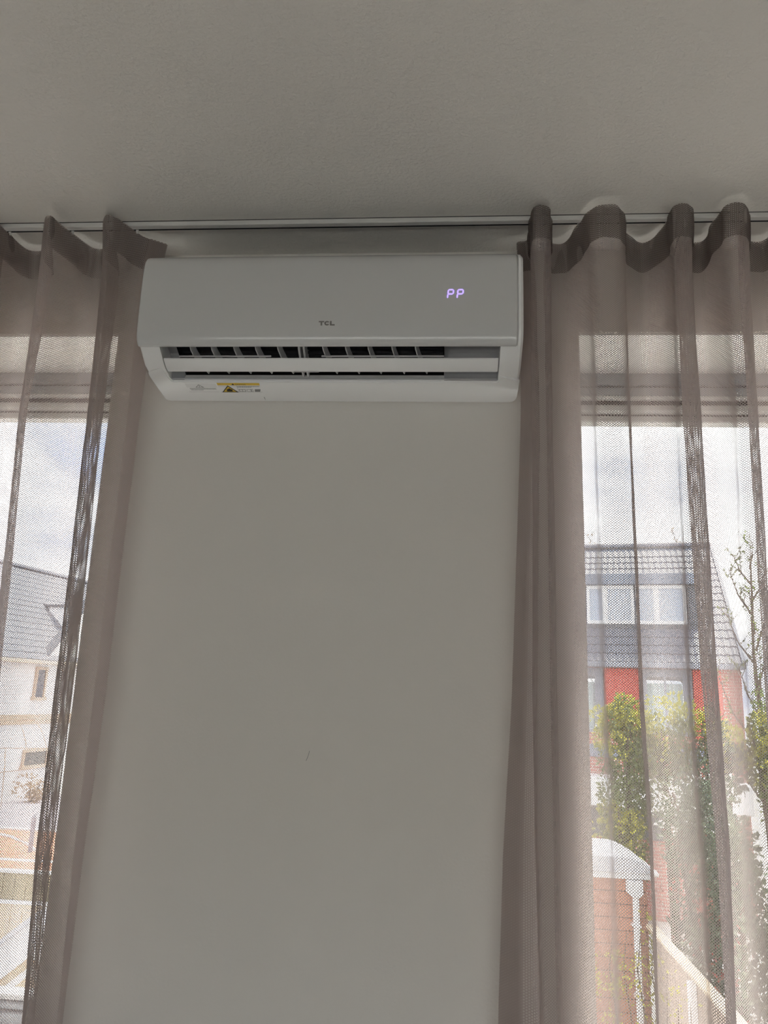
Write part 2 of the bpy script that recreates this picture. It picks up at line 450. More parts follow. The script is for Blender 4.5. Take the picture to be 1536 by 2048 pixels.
# ================================================================== curtains
LEFT_FOLDS = [
    [(1.082, -0.712, 1.674), (0.986, -0.725, 1.676), (0.628, -0.735, 1.678), (-0.029, -0.741, 1.681), (-0.335, -0.75, 1.683), (-0.653, -0.755, 1.685)],
    [(1.082, -0.757, 1.64), (0.966, -0.77, 1.642), (0.615, -0.76, 1.644), (-0.03, -0.761, 1.646), (-0.33, -0.763, 1.648), (-0.641, -0.756, 1.65)],
    [(1.082, -0.783, 1.58), (0.933, -0.789, 1.584), (0.594, -0.778, 1.588), (-0.03, -0.776, 1.592), (-0.321, -0.775, 1.596), (-0.623, -0.763, 1.6)],
    [(1.082, -0.811, 1.545), (0.913, -0.795, 1.55), (0.581, -0.787, 1.555), (-0.031, -0.783, 1.56), (-0.316, -0.783, 1.565), (-0.613, -0.77, 1.57)],
    [(1.082, -0.843, 1.59), (0.939, -0.83, 1.594), (0.597, -0.822, 1.598), (-0.032, -0.816, 1.602), (-0.325, -0.813, 1.606), (-0.629, -0.798, 1.61)],
    [(1.082, -0.855, 1.675), (0.987, -0.827, 1.676), (0.627, -0.826, 1.677), (-0.032, -0.814, 1.678), (-0.338, -0.815, 1.679), (-0.655, -0.81, 1.68)],
    [(1.082, -0.905, 1.685), (0.993, -0.907, 1.685), (0.63, -0.898, 1.685), (-0.034, -0.88, 1.685), (-0.342, -0.876, 1.685), (-0.66, -0.858, 1.685)],
    [(1.082, -0.935, 1.61), (0.95, -0.918, 1.612), (0.603, -0.92, 1.614), (-0.035, -0.901, 1.616), (-0.331, -0.891, 1.618), (-0.637, -0.871, 1.62)],
    [(1.082, -0.955, 1.545), (0.913, -0.942, 1.548), (0.579, -0.944, 1.551), (-0.035, -0.916, 1.554), (-0.32, -0.903, 1.557), (-0.616, -0.88, 1.56)],
    [(1.082, -0.991, 1.59), (0.939, -0.984, 1.592), (0.595, -0.984, 1.594), (-0.037, -0.954, 1.596), (-0.33, -0.939, 1.598), (-0.633, -0.915, 1.6)],
    [(1.082, -1.019, 1.675), (0.988, -1.002, 1.675), (0.625, -1.016, 1.675), (-0.038, -0.982, 1.675), (-0.345, -0.969, 1.675), (-0.661, -0.942, 1.675)],
    [(1.082, -1.081, 1.69), (0.997, -1.068, 1.689), (0.63, -1.076, 1.688), (-0.04, -1.04, 1.687), (-0.349, -1.027, 1.686), (-0.668, -0.998, 1.685)],
    [(1.082, -1.095, 1.61), (0.951, -1.081, 1.61), (0.6, -1.087, 1.61), (-0.04, -1.048, 1.61), (-0.337, -1.039, 1.61), (-0.642, -1.009, 1.61)],
    [(1.082, -1.101, 1.545), (0.914, -1.085, 1.547), (0.577, -1.099, 1.549), (-0.04, -1.058, 1.551), (-0.327, -1.049, 1.553), (-0.623, -1.019, 1.555)],
]
RIGHT_FOLDS = [
    [(1.082, 0.159, 1.69), (0.984, 0.164, 1.688), (0.637, 0.163, 1.686), (0.002, 0.14, 1.684), (-0.293, 0.122, 1.682), (-0.597, 0.112, 1.68)],
    [(1.082, 0.182, 1.668), (0.972, 0.197, 1.667), (0.63, 0.202, 1.667), (0.004, 0.189, 1.666), (-0.287, 0.184, 1.666), (-0.587, 0.185, 1.665)],
    [(1.082, 0.18, 1.592), (0.929, 0.179, 1.594), (0.603, 0.179, 1.595), (0.003, 0.175, 1.597), (-0.275, 0.178, 1.598), (-0.564, 0.184, 1.6)],
    [(1.082, 0.186, 1.545), (0.903, 0.184, 1.548), (0.586, 0.184, 1.552), (0.004, 0.184, 1.555), (-0.267, 0.187, 1.559), (-0.55, 0.189, 1.562)],
    [(1.082, 0.211, 1.545), (0.902, 0.209, 1.548), (0.586, 0.207, 1.552), (0.004, 0.206, 1.555), (-0.266, 0.208, 1.559), (-0.548, 0.209, 1.562)],
    [(1.082, 0.226, 1.59), (0.928, 0.225, 1.592), (0.602, 0.222, 1.594), (0.005, 0.223, 1.596), (-0.273, 0.224, 1.598), (-0.561, 0.223, 1.6)],
    [(1.082, 0.229, 1.68), (0.979, 0.221, 1.679), (0.634, 0.222, 1.678), (0.005, 0.224, 1.677), (-0.286, 0.226, 1.676), (-0.588, 0.227, 1.675)],
    [(1.082, 0.267, 1.692), (0.985, 0.271, 1.691), (0.639, 0.27, 1.689), (0.007, 0.272, 1.688), (-0.286, 0.272, 1.686), (-0.588, 0.275, 1.685)],
    [(1.082, 0.294, 1.615), (0.94, 0.308, 1.615), (0.611, 0.307, 1.615), (0.008, 0.309, 1.615), (-0.271, 0.312, 1.615), (-0.561, 0.314, 1.615)],
    [(1.082, 0.318, 1.551), (0.904, 0.318, 1.553), (0.588, 0.315, 1.555), (0.009, 0.319, 1.556), (-0.261, 0.323, 1.558), (-0.54, 0.324, 1.56)],
    [(1.082, 0.364, 1.549), (0.902, 0.362, 1.551), (0.588, 0.36, 1.553), (0.01, 0.362, 1.554), (-0.258, 0.366, 1.556), (-0.537, 0.365, 1.558)],
    [(1.082, 0.393, 1.595), (0.928, 0.389, 1.596), (0.605, 0.388, 1.597), (0.011, 0.391, 1.598), (-0.264, 0.397, 1.599), (-0.55, 0.394, 1.6)],
    [(1.082, 0.406, 1.65), (0.96, 0.402, 1.65), (0.625, 0.397, 1.65), (0.011, 0.397, 1.65), (-0.273, 0.404, 1.65), (-0.568, 0.402, 1.65)],
    [(1.082, 0.457, 1.695), (0.984, 0.456, 1.693), (0.641, 0.452, 1.691), (0.013, 0.449, 1.689), (-0.277, 0.452, 1.687), (-0.578, 0.449, 1.685)],
    [(1.082, 0.494, 1.615), (0.939, 0.497, 1.615), (0.612, 0.489, 1.615), (0.014, 0.478, 1.615), (-0.263, 0.484, 1.615), (-0.55, 0.482, 1.615)],
    [(1.082, 0.491, 1.549), (0.901, 0.487, 1.551), (0.589, 0.481, 1.553), (0.014, 0.477, 1.554), (-0.253, 0.485, 1.556), (-0.53, 0.48, 1.558)],
    [(1.082, 0.515, 1.543), (0.898, 0.509, 1.545), (0.587, 0.509, 1.547), (0.015, 0.506, 1.549), (-0.25, 0.51, 1.551), (-0.527, 0.504, 1.553)],
    [(1.082, 0.54, 1.59), (0.925, 0.534, 1.592), (0.604, 0.535, 1.594), (0.016, 0.535, 1.596), (-0.257, 0.539, 1.598), (-0.542, 0.531, 1.6)],
    [(1.082, 0.53, 1.675), (0.973, 0.525, 1.674), (0.634, 0.522, 1.673), (0.016, 0.528, 1.672), (-0.27, 0.538, 1.671), (-0.567, 0.535, 1.67)],
    [(1.082, 0.592, 1.695), (0.983, 0.588, 1.693), (0.641, 0.581, 1.691), (0.017, 0.578, 1.689), (-0.271, 0.582, 1.687), (-0.569, 0.579, 1.685)],
    [(1.082, 0.599, 1.61), (0.935, 0.594, 1.61), (0.611, 0.597, 1.61), (0.018, 0.586, 1.61), (-0.257, 0.586, 1.61), (-0.542, 0.58, 1.61)],
    [(1.082, 0.608, 1.55), (0.901, 0.6, 1.552), (0.59, 0.597, 1.554), (0.018, 0.586, 1.556), (-0.248, 0.586, 1.558), (-0.524, 0.583, 1.56)],
    [(1.082, 0.637, 1.545), (0.898, 0.628, 1.547), (0.588, 0.622, 1.549), (0.019, 0.61, 1.551), (-0.246, 0.61, 1.553), (-0.521, 0.604, 1.555)],
    [(1.082, 0.665, 1.59), (0.924, 0.658, 1.592), (0.605, 0.651, 1.594), (0.02, 0.639, 1.596), (-0.252, 0.639, 1.598), (-0.535, 0.632, 1.6)],
    [(1.082, 0.675, 1.675), (0.971, 0.67, 1.674), (0.635, 0.666, 1.673), (0.02, 0.653, 1.672), (-0.265, 0.653, 1.671), (-0.56, 0.647, 1.67)],
    [(1.082, 0.736, 1.695), (0.982, 0.734, 1.693), (0.642, 0.723, 1.691), (0.022, 0.708, 1.689), (-0.265, 0.706, 1.687), (-0.562, 0.697, 1.685)],
    [(1.082, 0.747, 1.61), (0.933, 0.743, 1.61), (0.612, 0.734, 1.61), (0.022, 0.712, 1.61), (-0.251, 0.71, 1.61), (-0.535, 0.701, 1.61)],
    [(1.082, 0.761, 1.54), (0.893, 0.752, 1.542), (0.587, 0.744, 1.544), (0.023, 0.72, 1.546), (-0.239, 0.722, 1.548), (-0.512, 0.712, 1.55)],
    [(1.082, 0.825, 1.6), (0.927, 0.818, 1.6), (0.608, 0.806, 1.6), (0.025, 0.78, 1.6), (-0.246, 0.779, 1.6), (-0.527, 0.766, 1.6)],
]
def waves(F, sgn, n, step):
    """carry the wave pattern on beyond the last measured fold"""
    F = [list(p) for p in F]
    last = F[-1]
    for k in range(n):
        for (dx, y) in ((0.055, 1.60), (0.045, 1.675), (0.10, 1.690), (0.13, 1.61), (0.16, 1.545)):
            F.append([(z, x + sgn*(step*k + dx), y) for (z, x, _) in last])
    return F
def fold_at(p, z):
    if z >= p[0][0]: return p[0][1], p[0][2]
    for (z0, x0, y0), (z1, x1, y1) in zip(p, p[1:]):
        if z >= z1:
            f = (z0 - z)/(z0 - z1)
            return x0 + (x1 - x0)*f, y0 + (y1 - y0)*f
    return p[-1][1], p[-1][2]
def spline(pts, n):
    """centripetal Catmull-Rom through 2-D points"""
    P = [Vector(p) for p in pts]
    P = [P[0]*2 - P[1]] + P + [P[-1]*2 - P[-2]]
    out_ = []
    for i in range(1, len(P) - 2):
        p0, p1, p2, p3 = P[i-1:i+3]
        t0 = 0.0; t1 = t0 + max(1e-4, (p1-p0).length)**0.5; t2 = t1 + max(1e-4, (p2-p1).length)**0.5; t3 = t2 + max(1e-4, (p3-p2).length)**0.5
        for k in range(n):
            t = t1 + (t2 - t1)*k/n
            A1 = p0*((t1-t)/(t1-t0)) + p1*((t-t0)/(t1-t0)); A2 = p1*((t2-t)/(t2-t1)) + p2*((t-t1)/(t2-t1)); A3 = p2*((t3-t)/(t3-t2)) + p3*((t-t2)/(t3-t2))
            B1 = A1*((t2-t)/(t2-t0)) + A2*((t-t0)/(t2-t0)); B2 = A2*((t3-t)/(t3-t1)) + A3*((t-t1)/(t3-t1))
            out_.append(B1*((t2-t)/(t2-t1)) + B2*((t-t1)/(t2-t1)))
    out_.append(P[-2])
    return out_
NS = 9
def sheet(F, zs, off, wrinkle, seed, cols=None):
    rows = []
    for z in zs:
        pts = spline([fold_at(p, z) for p in F], NS)
        q = []
        for i, c in enumerate(pts):
            d = (pts[min(i+1, len(pts)-1)] - pts[max(i-1, 0)]).normalized()
            nn = Vector((d.y, -d.x))
            if nn.y > 0 and off: pass
            wv = noise.noise(Vector((i*0.22 + seed, z*9.0, 0.0)))*wrinkle + noise.noise(Vector((i*0.09 + seed, z*1.6, 5.0)))*0.0025
            q.append((c.x + nn.x*(off + wv), c.y + nn.y*(off + wv)))
        rows.append(q)
    return rows
def arc(F, z):
    pts = spline([fold_at(p, z) for p in F], NS)
    s = [0.0]
    for a, c in zip(pts, pts[1:]): s.append(s[-1] + (c - a).length)
    return s
def cloth(name, rows, zs, S_, m, parent, shift=(0, 0), c0=0, c1=None, thick=0.0003):
    c1 = len(S_) if c1 is None else c1
    nc = c1 - c0
    vs = [(rows[k][i][0], rows[k][i][1] - 1.61, zs[k] + EYE - CE) for k in range(len(zs)) for i in range(c0, c1)]
    fs = [(k*nc + i, k*nc + i + 1, (k+1)*nc + i + 1, (k+1)*nc + i) for k in range(len(zs)-1) for i in range(nc-1)]
    me = bpy.data.meshes.new(name); me.from_pydata(vs, [], fs); me.materials.append(m)
    ul = me.uv_layers.new(name='UVMap')
    for poly in me.polygons:
        poly.use_smooth = True
        for li in poly.loop_indices:
            vi = me.loops[li].vertex_index
            ul.data[li].uv = (S_[c0 + vi % nc] + shift[0], zs[vi//nc] + shift[1])
    o = bpy.data.objects.new(name, me); COL.objects.link(o); o.parent = parent
    if thick:
        sd = o.modifiers.new('thread_thickness', 'SOLIDIFY'); sd.thickness = thick; sd.offset = 0.0; sd.use_rim = False
    return o
ZT, ZH = 1.082, 1.002
def curtain(label, F, seed, hem_w):
    r = thing('curtain', label, 'curtain', (0, 1.61, CE), 0, 'sheer mesh curtains on the ceiling rail')
    zs = [ZT - 0.01*i for i in range(9)]
    z = zs[-1]
    while z > -1.47:
        z -= 0.045; zs.append(max(z, -1.49))
    S_ = arc(F, 0.6)
    fp = cloth('fabric_panel', sheet(F, zs, 0.0, 0.0012, seed), zs, S_, M_NET, r)
    zh = [ZT + 0.001 - (ZT - ZH + 0.001)*i/10 for i in range(11)]
    cloth('header_tape', sheet(F, zh, 0.0030, 0.0065, seed + 40), zh, S_, M_NETTAPE, r, (0.0017, 0.0011))
    n = next(i for i, s in enumerate(S_) if s > hem_w)
    cloth('side_hem', sheet(F, zs, -0.003, 0.0012, seed), zs, S_, M_NET, r, (0.0021, 0.0013), 0, n + 1)
    top = spline([fold_at(p, ZT) for p in F], NS)
    for a, c in zip(top, top[1:]):                              # a glider wherever the heading crosses the rail
        if (a.y - 1.6185)*(c.y - 1.6185) < 0:
            f = (1.6185 - a.y)/(c.y - a.y); x = a.x + (c.x - a.x)*f
            MB().box((x - 0.003, 0.0070, -0.0215), (x + 0.003, 0.0095, -0.0097)).build('glider', M_RAIL, r)
    return r
curtain('sheer taupe mesh curtain hanging left of the air conditioner', waves(LEFT_FOLDS, -1, 5, 0.16), 3.0, 0.03)
curtain('sheer taupe mesh curtain hanging right of the air conditioner', waves(RIGHT_FOLDS, 1, 5, 0.16), 17.0, 0.026)
# thin cord loop dangling from the rail beside the right curtain
o = MB().tube([(0.532, 1.6185, CE - 0.010), (0.528, 1.622, CE - 0.030), (0.518, 1.630, CE - 0.055), (0.512, 1.640, CE - 0.085)], 0.0009, 5).build('cord', M_GASKET)
tag(o, 'thin dark cord hanging from the ceiling rail within the right curtain', 'cord')
# hair-thin dark mark on the wall below the unit
o = MB().tube([(-0.294, 1.7495, EYE - 0.122), (-0.2955, 1.7493, EYE - 0.129), (-0.298, 1.7493, EYE - 0.137), (-0.3005, 1.7495, EYE - 0.143)], 0.0005, 5).build('hair', M_GREYINK)
tag(o, 'single dark hair stuck to the bare wall below the air conditioner', 'hair')

# ================================================================== air conditioner
AX, ZR = 0.274, 0.694           # root offset: x centre -0.274, bottom 0.694 above the eye
ac = thing('air_conditioner', 'white wall mounted split air conditioner with open louvre between the curtains', 'air conditioner', (-AX, YW, EYE + ZR))
def yz(pts): return [(-d, z - ZR) for d, z in pts]
FRONT = [(0.189, 0.756), (0.199, 0.775), (0.2035, 0.82), (0.2045, 0.88), (0.203, 0.93), (0.198, 0.955), (0.188, 0.968), (0.170, 0.982), (0.15, 0.986), (0.0, 0.986)]
FULL = [(0.0, 0.698), (0.055, 0.705), (0.107, 0.715), (0.125, 0.7185), (0.142, 0.7235), (0.158, 0.7345), (0.176, 0.7475)] + FRONT
DEEP = [(0.0, 0.698), (0.055, 0.705), (0.0895, 0.7115), (0.092, 0.716), (0.078, 0.740), (0.070, 0.775), (0.085, 0.815), (0.125, 0.830), (0.165, 0.805), (0.184, 0.768)] + FRONT
SHAL = [(0.0, 0.698), (0.055, 0.705), (0.0895, 0.7115), (0.090, 0.728), (0.094, 0.748), (0.118, 0.768), (0.155, 0.782), (0.184, 0.768)] + FRONT
XL, XR = -0.4312, 0.4312
OL, DL, DR, OR_ = -0.384, -0.353, 0.261, 0.383
body = MB()
body.prism(yz(FULL), 0, XL, OL, 0.004, 0)
body.prism(yz(DEEP), 0, DL, DR)
body.prism(yz(FULL), 0, OR_, 0.4205)
CAP = [(0.0, 0.698), (0.055, 0.705), (0.107, 0.715), (0.125, 0.7185), (0.142, 0.7235), (0.158, 0.7345), (0.176, 0.7475), (0.1865, 0.7535), (0.1935, 0.757), (0.199, 0.765), (0.203, 0.775), (0.206, 0.79), (0.208, 0.81), (0.209, 0.84), (0.209, 0.88), (0.208, 0.92), (0.2065, 0.953), (0.1975, 0.966), (0.183, 0.977), (0.165, 0.986), (0.0, 0.986)]
body.prism(yz(CAP), 0, 0.4205, XR, 0, 0.005)
o = body.build('body', M_AC, ac, smooth=32); fix_normals(o)
M_RECESS = mat('shade_grey_recess_plastic', (0.36, 0.36, 0.375, 1), 0.4)  # grey put in partly for the shade inside the outlet
for xa, xb in ((OL, DL), (DR, OR_)):
    o = MB().prism(yz(SHAL), 0, xa, xb).build('outlet_end', M_RECESS, ac); fix_normals(o)
# front panel shell
PO = [(0.1855, 0.7520), (0.1895, 0.7515), (0.1945, 0.7530), (0.199, 0.757), (0.2025, 0.763), (0.2050, 0.7715), (0.2070, 0.783), (0.2082, 0.797), (0.2090, 0.815), (0.2097, 0.84), (0.2098, 0.87), (0.2093, 0.90), (0.2083, 0.925), (0.2068, 0.943), (0.2035, 0.957), (0.1975, 0.967), (0.190, 0.974), (0.180, 0.981), (0.165, 0.988)]
PI = [(0.165, 0.9865), (0.186, 0.970), (0.198, 0.957), (0.2035, 0.94), (0.205, 0.88), (0.204, 0.81), (0.200, 0.775), (0.192, 0.758)]
pn = MB(); pn.prism(yz(PO + PI), 0, XL - 0.0008, 0.4192, 0.0025, 0.003)
panel = pn.build('front_panel', M_ACGLOSS, ac, smooth=40); fix_normals(panel)
def pd(z):                      # panel surface offset at height z
    for (d0, z0), (d1, z1) in zip(PO[1:], PO[2:]):
        if z0 <= z <= z1: return d0 + (d1 - d0)*(z - z0)/(z1 - z0)
    return 0.2098
def on_panel(x, z, k=0.0004): return (x, -(pd(z) + k), z - ZR)
# two-digit display: PP
def digit(x0, z0, w_, h_, th, sl):
    m = MB()
    def seg(ax, az, bx_, bz, t_):
        dx, dz = bx_ - ax, bz - az; L = math.hypot(dx, dz); ux, uz = dx/L, dz/L; px, pz = -uz*t_/2, ux*t_/2
        g = t_*0.5
        q = [(ax, az), (ax + ux*g + px, az + uz*g + pz), (bx_ - ux*g + px, bz - uz*g + pz), (bx_, bz), (bx_ - ux*g - px, bz - uz*g - pz), (ax + ux*g - px, az + uz*g - pz)]
        vs = [on_panel(x0 + a + sl*c, z0 + c, 0.0006) for a, c in q] + [on_panel(x0 + a + sl*c, z0 + c, -0.0003) for a, c in q]
        m.add(vs, [(0,1,2,3,4,5), (11,10,9,8,7,6)] + [(i, (i+1) % 6, 6 + (i+1) % 6, 6 + i) for i in range(6)])
    g = 0.0004
    seg(0, h_/2 + g, 0, h_ - g, th); seg(0, g, 0, h_/2 - g, th); seg(w_, h_/2 + g, w_, h_ - g, th)
    seg(g, h_, w_ - g, h_, th); seg(g, h_/2, w_ - g, h_/2, th)
    return m
for x0 in (0.2655, 0.2865):
    dg = digit(x0, 0.8553, 0.0115, 0.0205, 0.0030, 0.10).build('display_digit', M_LED, panel)
    dg['label'] = 'glowing violet display character P'
# maker's lettering, low on the panel
lg = MB()
def plate(m, poly, k=0.0005):
    n = len(poly)
    m.add([on_panel(x, z, k) for x, z in poly] + [on_panel(x, z, -0.0003) for x, z in poly], [tuple(range(n)), tuple(range(2*n-1, n-1, -1))] + [(i, (i+1) % n, n + (i+1) % n, n + i) for i in range(n)])
zb, zt, th = 0.7918, 0.8022, 0.0028
def R_(x0, x1, z0, z1): plate(lg, [(x0, z0), (x1, z0), (x1, z1), (x0, z1)])
R_(-0.0172, -0.0052, zt - th, zt); R_(-0.0130, -0.0094, zb, zt - th)
ci, co_ = [], []
cx, cz = 0.0012, (zb + zt)/2
for k in range(13):
    a = math.radians(38 + k*(284)/12)
    co_.append((cx + 0.0060*math.cos(a), cz + 0.0052*math.sin(a))); ci.append((cx + 0.0027*math.cos(a), cz + 0.0024*math.sin(a)))
for k in range(12): plate(lg, [co_[k], co_[k+1], ci[k+1], ci[k]])
R_(0.0078, 0.0114, zb, zt); R_(0.0114, 0.0185, zb, zb + th)
lg.build('lettering', M_LOGO, panel)

# dark air duct seen through the opening
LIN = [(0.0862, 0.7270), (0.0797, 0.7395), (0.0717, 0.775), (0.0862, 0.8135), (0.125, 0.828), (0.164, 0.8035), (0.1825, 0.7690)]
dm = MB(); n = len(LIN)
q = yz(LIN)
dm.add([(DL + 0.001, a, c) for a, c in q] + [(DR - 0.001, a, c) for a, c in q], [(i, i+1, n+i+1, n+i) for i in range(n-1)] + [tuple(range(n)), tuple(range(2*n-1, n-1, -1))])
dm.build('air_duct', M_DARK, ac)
bw = MB()
for k in range(16):
    a = 2*math.pi*k/16
    cy, cz_ = -0.118 + 0.030*math.cos(a), 0.792 - ZR + 0.030*math.sin(a)
    bw.box((DL + 0.004, cy - 0.003, cz_ - 0.003), (DR - 0.004, cy + 0.003, cz_ + 0.003))
bw.build('blower_wheel', M_DARK, ac)
# upright deflector blades with their link bars
fin = yz([(0.181, 0.774), (0.170, 0.779), (0.150, 0.762), (0.118, 0.742), (0.096, 0.731), (0.0985, 0.7235), (0.118, 0.7285), (0.140, 0.733), (0.158, 0.7425), (0.170, 0.752), (0.176, 0.762)])
fm = MB(); cfy = sum(p[0] for p in fin)/len(fin); cfz = sum(p[1] for p in fin)/len(fin)
fm.prism([(p[0] - cfy, p[1] - cfz) for p in fin], 0, -0.0011, 0.0011)
fme = fm.mesh('deflector_blade', M_ACGREY)
for x in (-0.581, -0.532, -0.480, -0.430, -0.379, -0.276, -0.2245, -0.1735, -0.120, -0.068):
    inst('deflector_blade', fme, ac, (x + AX, cfy, cfz), (0, 0, math.radians(-20)))
for xa, xb in ((-0.590, -0.374), (-0.284, -0.060)):
    lb = MB(); lb.box((xa + AX, -0.1815, 0.768 - ZR), (xb + AX, -0.1765, 0.7735 - ZR), 0.001)
    for k in range(7):
        x = xa + AX + (xb - xa)*(k + 0.5)/7 + 0.004*math.sin(k*2.1)
        lb.box((x - 0.004, -0.1825, 0.7655 - ZR), (x + 0.004, -0.1755, 0.7695 - ZR))
    lb.build('link_bar', M_ACGREY, ac)
for xa, xb in ((-0.620, -0.405), (-0.290, -0.013)):
    MB().box((xa + AX, -0.1600, 0.7395 - ZR), (xb + AX, -0.1570, 0.7435 - ZR), 0.001).build('guide_rod', M_ACGREY, ac)
pst = yz([(0.183, 0.768), (0.165, 0.803), (0.140, 0.80), (0.100, 0.735), (0.0935, 0.7195), (0.103, 0.7175), (0.125, 0.726), (0.150, 0.7395), (0.172, 0.7535)])
for x in (-0.340, -0.329):
    MB().prism(pst, 0, x + AX - 0.0022, x + AX + 0.0022).build('centre_post', M_ACGREY, ac)
# swing louvre
VU = [(0.1590, 0.7345), (0.1520, 0.7285), (0.1440, 0.7238), (0.1360, 0.7208), (0.1290, 0.7196), (0.1225, 0.7196)]
VI = [(0.1225, 0.7218), (0.129, 0.7222), (0.136, 0.7238), (0.144, 0.7272), (0.152, 0.7320), (0.1585, 0.7372)]
vane = MB(); vane.prism(yz(VU + VI), 0, -0.656 + AX, 0.1065 + AX, 0.0015, 0.0015)
o = vane.build('swing_louvre', M_AC, ac, smooth=40); fix_normals(o)
for x in (-0.655, -0.335, 0.098):
    MB().box((x + AX, -0.136, 0.7240 - ZR), (x + AX + 0.005, -0.126, 0.735 - ZR)).build('louvre_bracket', M_ACGREY, ac)
MB().box((-0.358 + AX, -0.1262, 0.7180 - ZR), (-0.300 + AX, -0.1226, 0.7200 - ZR), 0.0005).build('finger_grip', M_ACGREY, ac)
# lower lip of the opening
MB().box((OL + 0.001, -0.0948, 0.7135 - ZR), (OR_ - 0.001, -0.0905, 0.7160 - ZR), 0.0005).build('outlet_lip', M_ACGREY, ac)
# air intake on top of the unit
ig = MB(); ig.box((-0.40, -0.160, 0.986 - ZR), (0.40, -0.020, 0.9872 - ZR)); ig = ig.build('intake_filter', M_DARK, ac)
for k in range(9):
    MB().box((-0.402, -0.162 + 0.0175*k, 0.986 - ZR), (0.402, -0.158 + 0.0175*k, 0.9895 - ZR)).build('intake_slat', M_ACGREY, ac)
# rounded bottom cover, slightly proud of the body
def under(d):
    P_ = [(0.0, 0.6930), (0.055, 0.7005), (0.107, 0.7105), (0.125, 0.7160), (0.142, 0.7235)]
    for (d0, z0), (d1, z1) in zip(P_, P_[1:]):
        if d <= d1: return z0 + (z1 - z0)*(d - d0)/(d1 - d0)
    return P_[-1][1]
CO = [(-0.6880, 0.0030), (-0.6950, 0.0050), (-0.6990, 0.0100), (-0.7050, 0.1130), (-0.7045, 0.1205), (-0.7015, 0.1265), (-0.6960, 0.1310), (-0.6700, 0.1395), (-0.6655, 0.1380),
      (-0.6560, 0.0945), (-0.6520, 0.0912), (0.1060, 0.0912), (0.1095, 0.0940), (0.1115, 0.1130), (0.1300, 0.1080), (0.1500, 0.1010), (0.1565, 0.0985), (0.1585, 0.0940),
      (0.1580, 0.0250), (0.1560, 0.0130), (0.1515, 0.0060), (0.1440, 0.0030)]
bm = bmesh.new()
vb = [bm.verts.new((x + AX, -d, 0)) for x, d in CO]
fc = bm.faces.new(vb)
if fc.normal.z > 0 or True: fc.normal_update()
ext = bmesh.ops.extrude_face_region(bm, geom=[fc])
up_v = [v for v in ext['geom'] if isinstance(v, bmesh.types.BMVert)]
for v in up_v: v.co.z += 0.0048
low = [e_ for e_ in bm.edges if all(abs(v.co.z) < 1e-6 for v in e_.verts)]
bmesh.ops.bevel(bm, geom=low, offset=0.0022, segments=2, affect='EDGES')
for dcut in (0.02, 0.055, 0.08, 0.107, 0.118, 0.125):
    bmesh.ops.bisect_plane(bm, geom=list(bm.verts) + list(bm.edges) + list(bm.faces), plane_co=(0, -dcut, 0), plane_no=(0, 1, 0))
for v in bm.verts: v.co.z += under(-v.co.y) - ZR
bmesh.ops.recalc_face_normals(bm, faces=bm.faces)
me = bpy.data.meshes.new('bottom_cover'); bm.to_mesh(me); bm.free(); me.materials.append(M_AC)
for p in me.polygons: p.use_smooth = True
me.set_sharp_from_angle(angle=math.radians(35))
cover = bpy.data.objects.new('bottom_cover', me); COL.objects.link(cover); cover.parent = ac
# seam line where the cover unclips
MB().box((-0.4490 + AX, -0.026, under(0.03) - 0.0003 - ZR), (-0.4485 + AX, -0.0035, under(0.0035) + 0.001 - ZR)).build('seam', M_GREYINK, cover)
# printed labels on the cover
def und(x, d, k): return (x + AX, -d, under(d) - k - ZR)
def film(m, poly, k):
    n = len(poly)
    m.add([und(x, d, k) for x, d in poly] + [und(x, d, -0.0004) for x, d in poly], [tuple(range(n)), tuple(range(2*n-1, n-1, -1))] + [(i, (i+1) % n, n + (i+1) % n, n + i) for i in range(n)])
def frect(m, x0, x1, d0, d1, k): film(m, [(x0, d0), (x1, d0), (x1, d1), (x0, d1)], k)
def ftext(m, s, x, d, size, k, sx=1.0):
    vs, fs = text_geo(s, size, sx); m.add([und(x + a, d + c, k) for a, c in vs], fs)
st = MB(); frect(st, -0.628, -0.5535, 0.047, 0.0845, 0.0002)
s1 = st.build('notice_sticker', M_STICKER, cover); s1['label'] = 'clear white caution sticker with small outlined triangle'
g = MB()
def tri_ring(m, cx_, d0, w_, h_, t_, k):
    A = [(cx_ - w_/2, d0), (cx_ + w_/2, d0), (cx_, d0 + h_)]
    c = (cx_, d0 + h_*0.36); B = [(c[0] + (x - c[0])*(1 - t_), c[1] + (d - c[1])*(1 - t_)) for x, d in A]
    for i in range(3): film(m, [A[i], A[(i+1) % 3], B[(i+1) % 3], B[i]], k)
tri_ring(g, -0.596, 0.0680, 0.021, 0.0125, 0.22, 0.0004)
frect(g, -0.5966, -0.5954, 0.0715, 0.0765, 0.0004); frect(g, -0.5966, -0.5954, 0.0695, 0.0705, 0.0004)
for a, c, d0 in ((-0.622, -0.558, 0.0640), (-0.6215, -0.557, 0.0605), (-0.620, -0.590, 0.0570)):
    x = a
    while x < c:
        L = 0.0016 + 0.0022*((x*1713) % 1); frect(g, x, min(c, x + L), d0, d0 + 0.0011, 0.0004); x += L + 0.0007
g.build('print', M_GREYINK, s1)
st = MB(); frect(st, -0.5500, -0.4480, 0.0465, 0.0868, 0.0002)
s2 = st.build('warning_sticker', M_STICKER, cover); s2['label'] = 'flammable gas warning sticker with yellow band and triangle'
g = MB(); frect(g, -0.5500, -0.4480, 0.0778, 0.0868, 0.0004)
film(g, [(-0.5450, 0.0490), (-0.5075, 0.0490), (-0.5262, 0.0760)], 0.0004)
g.build('yellow_print', M_YELLOW, s2)
g = MB(); tri_ring(g, -0.5262, 0.0482, 0.0400, 0.0285, 0.20, 0.0006)
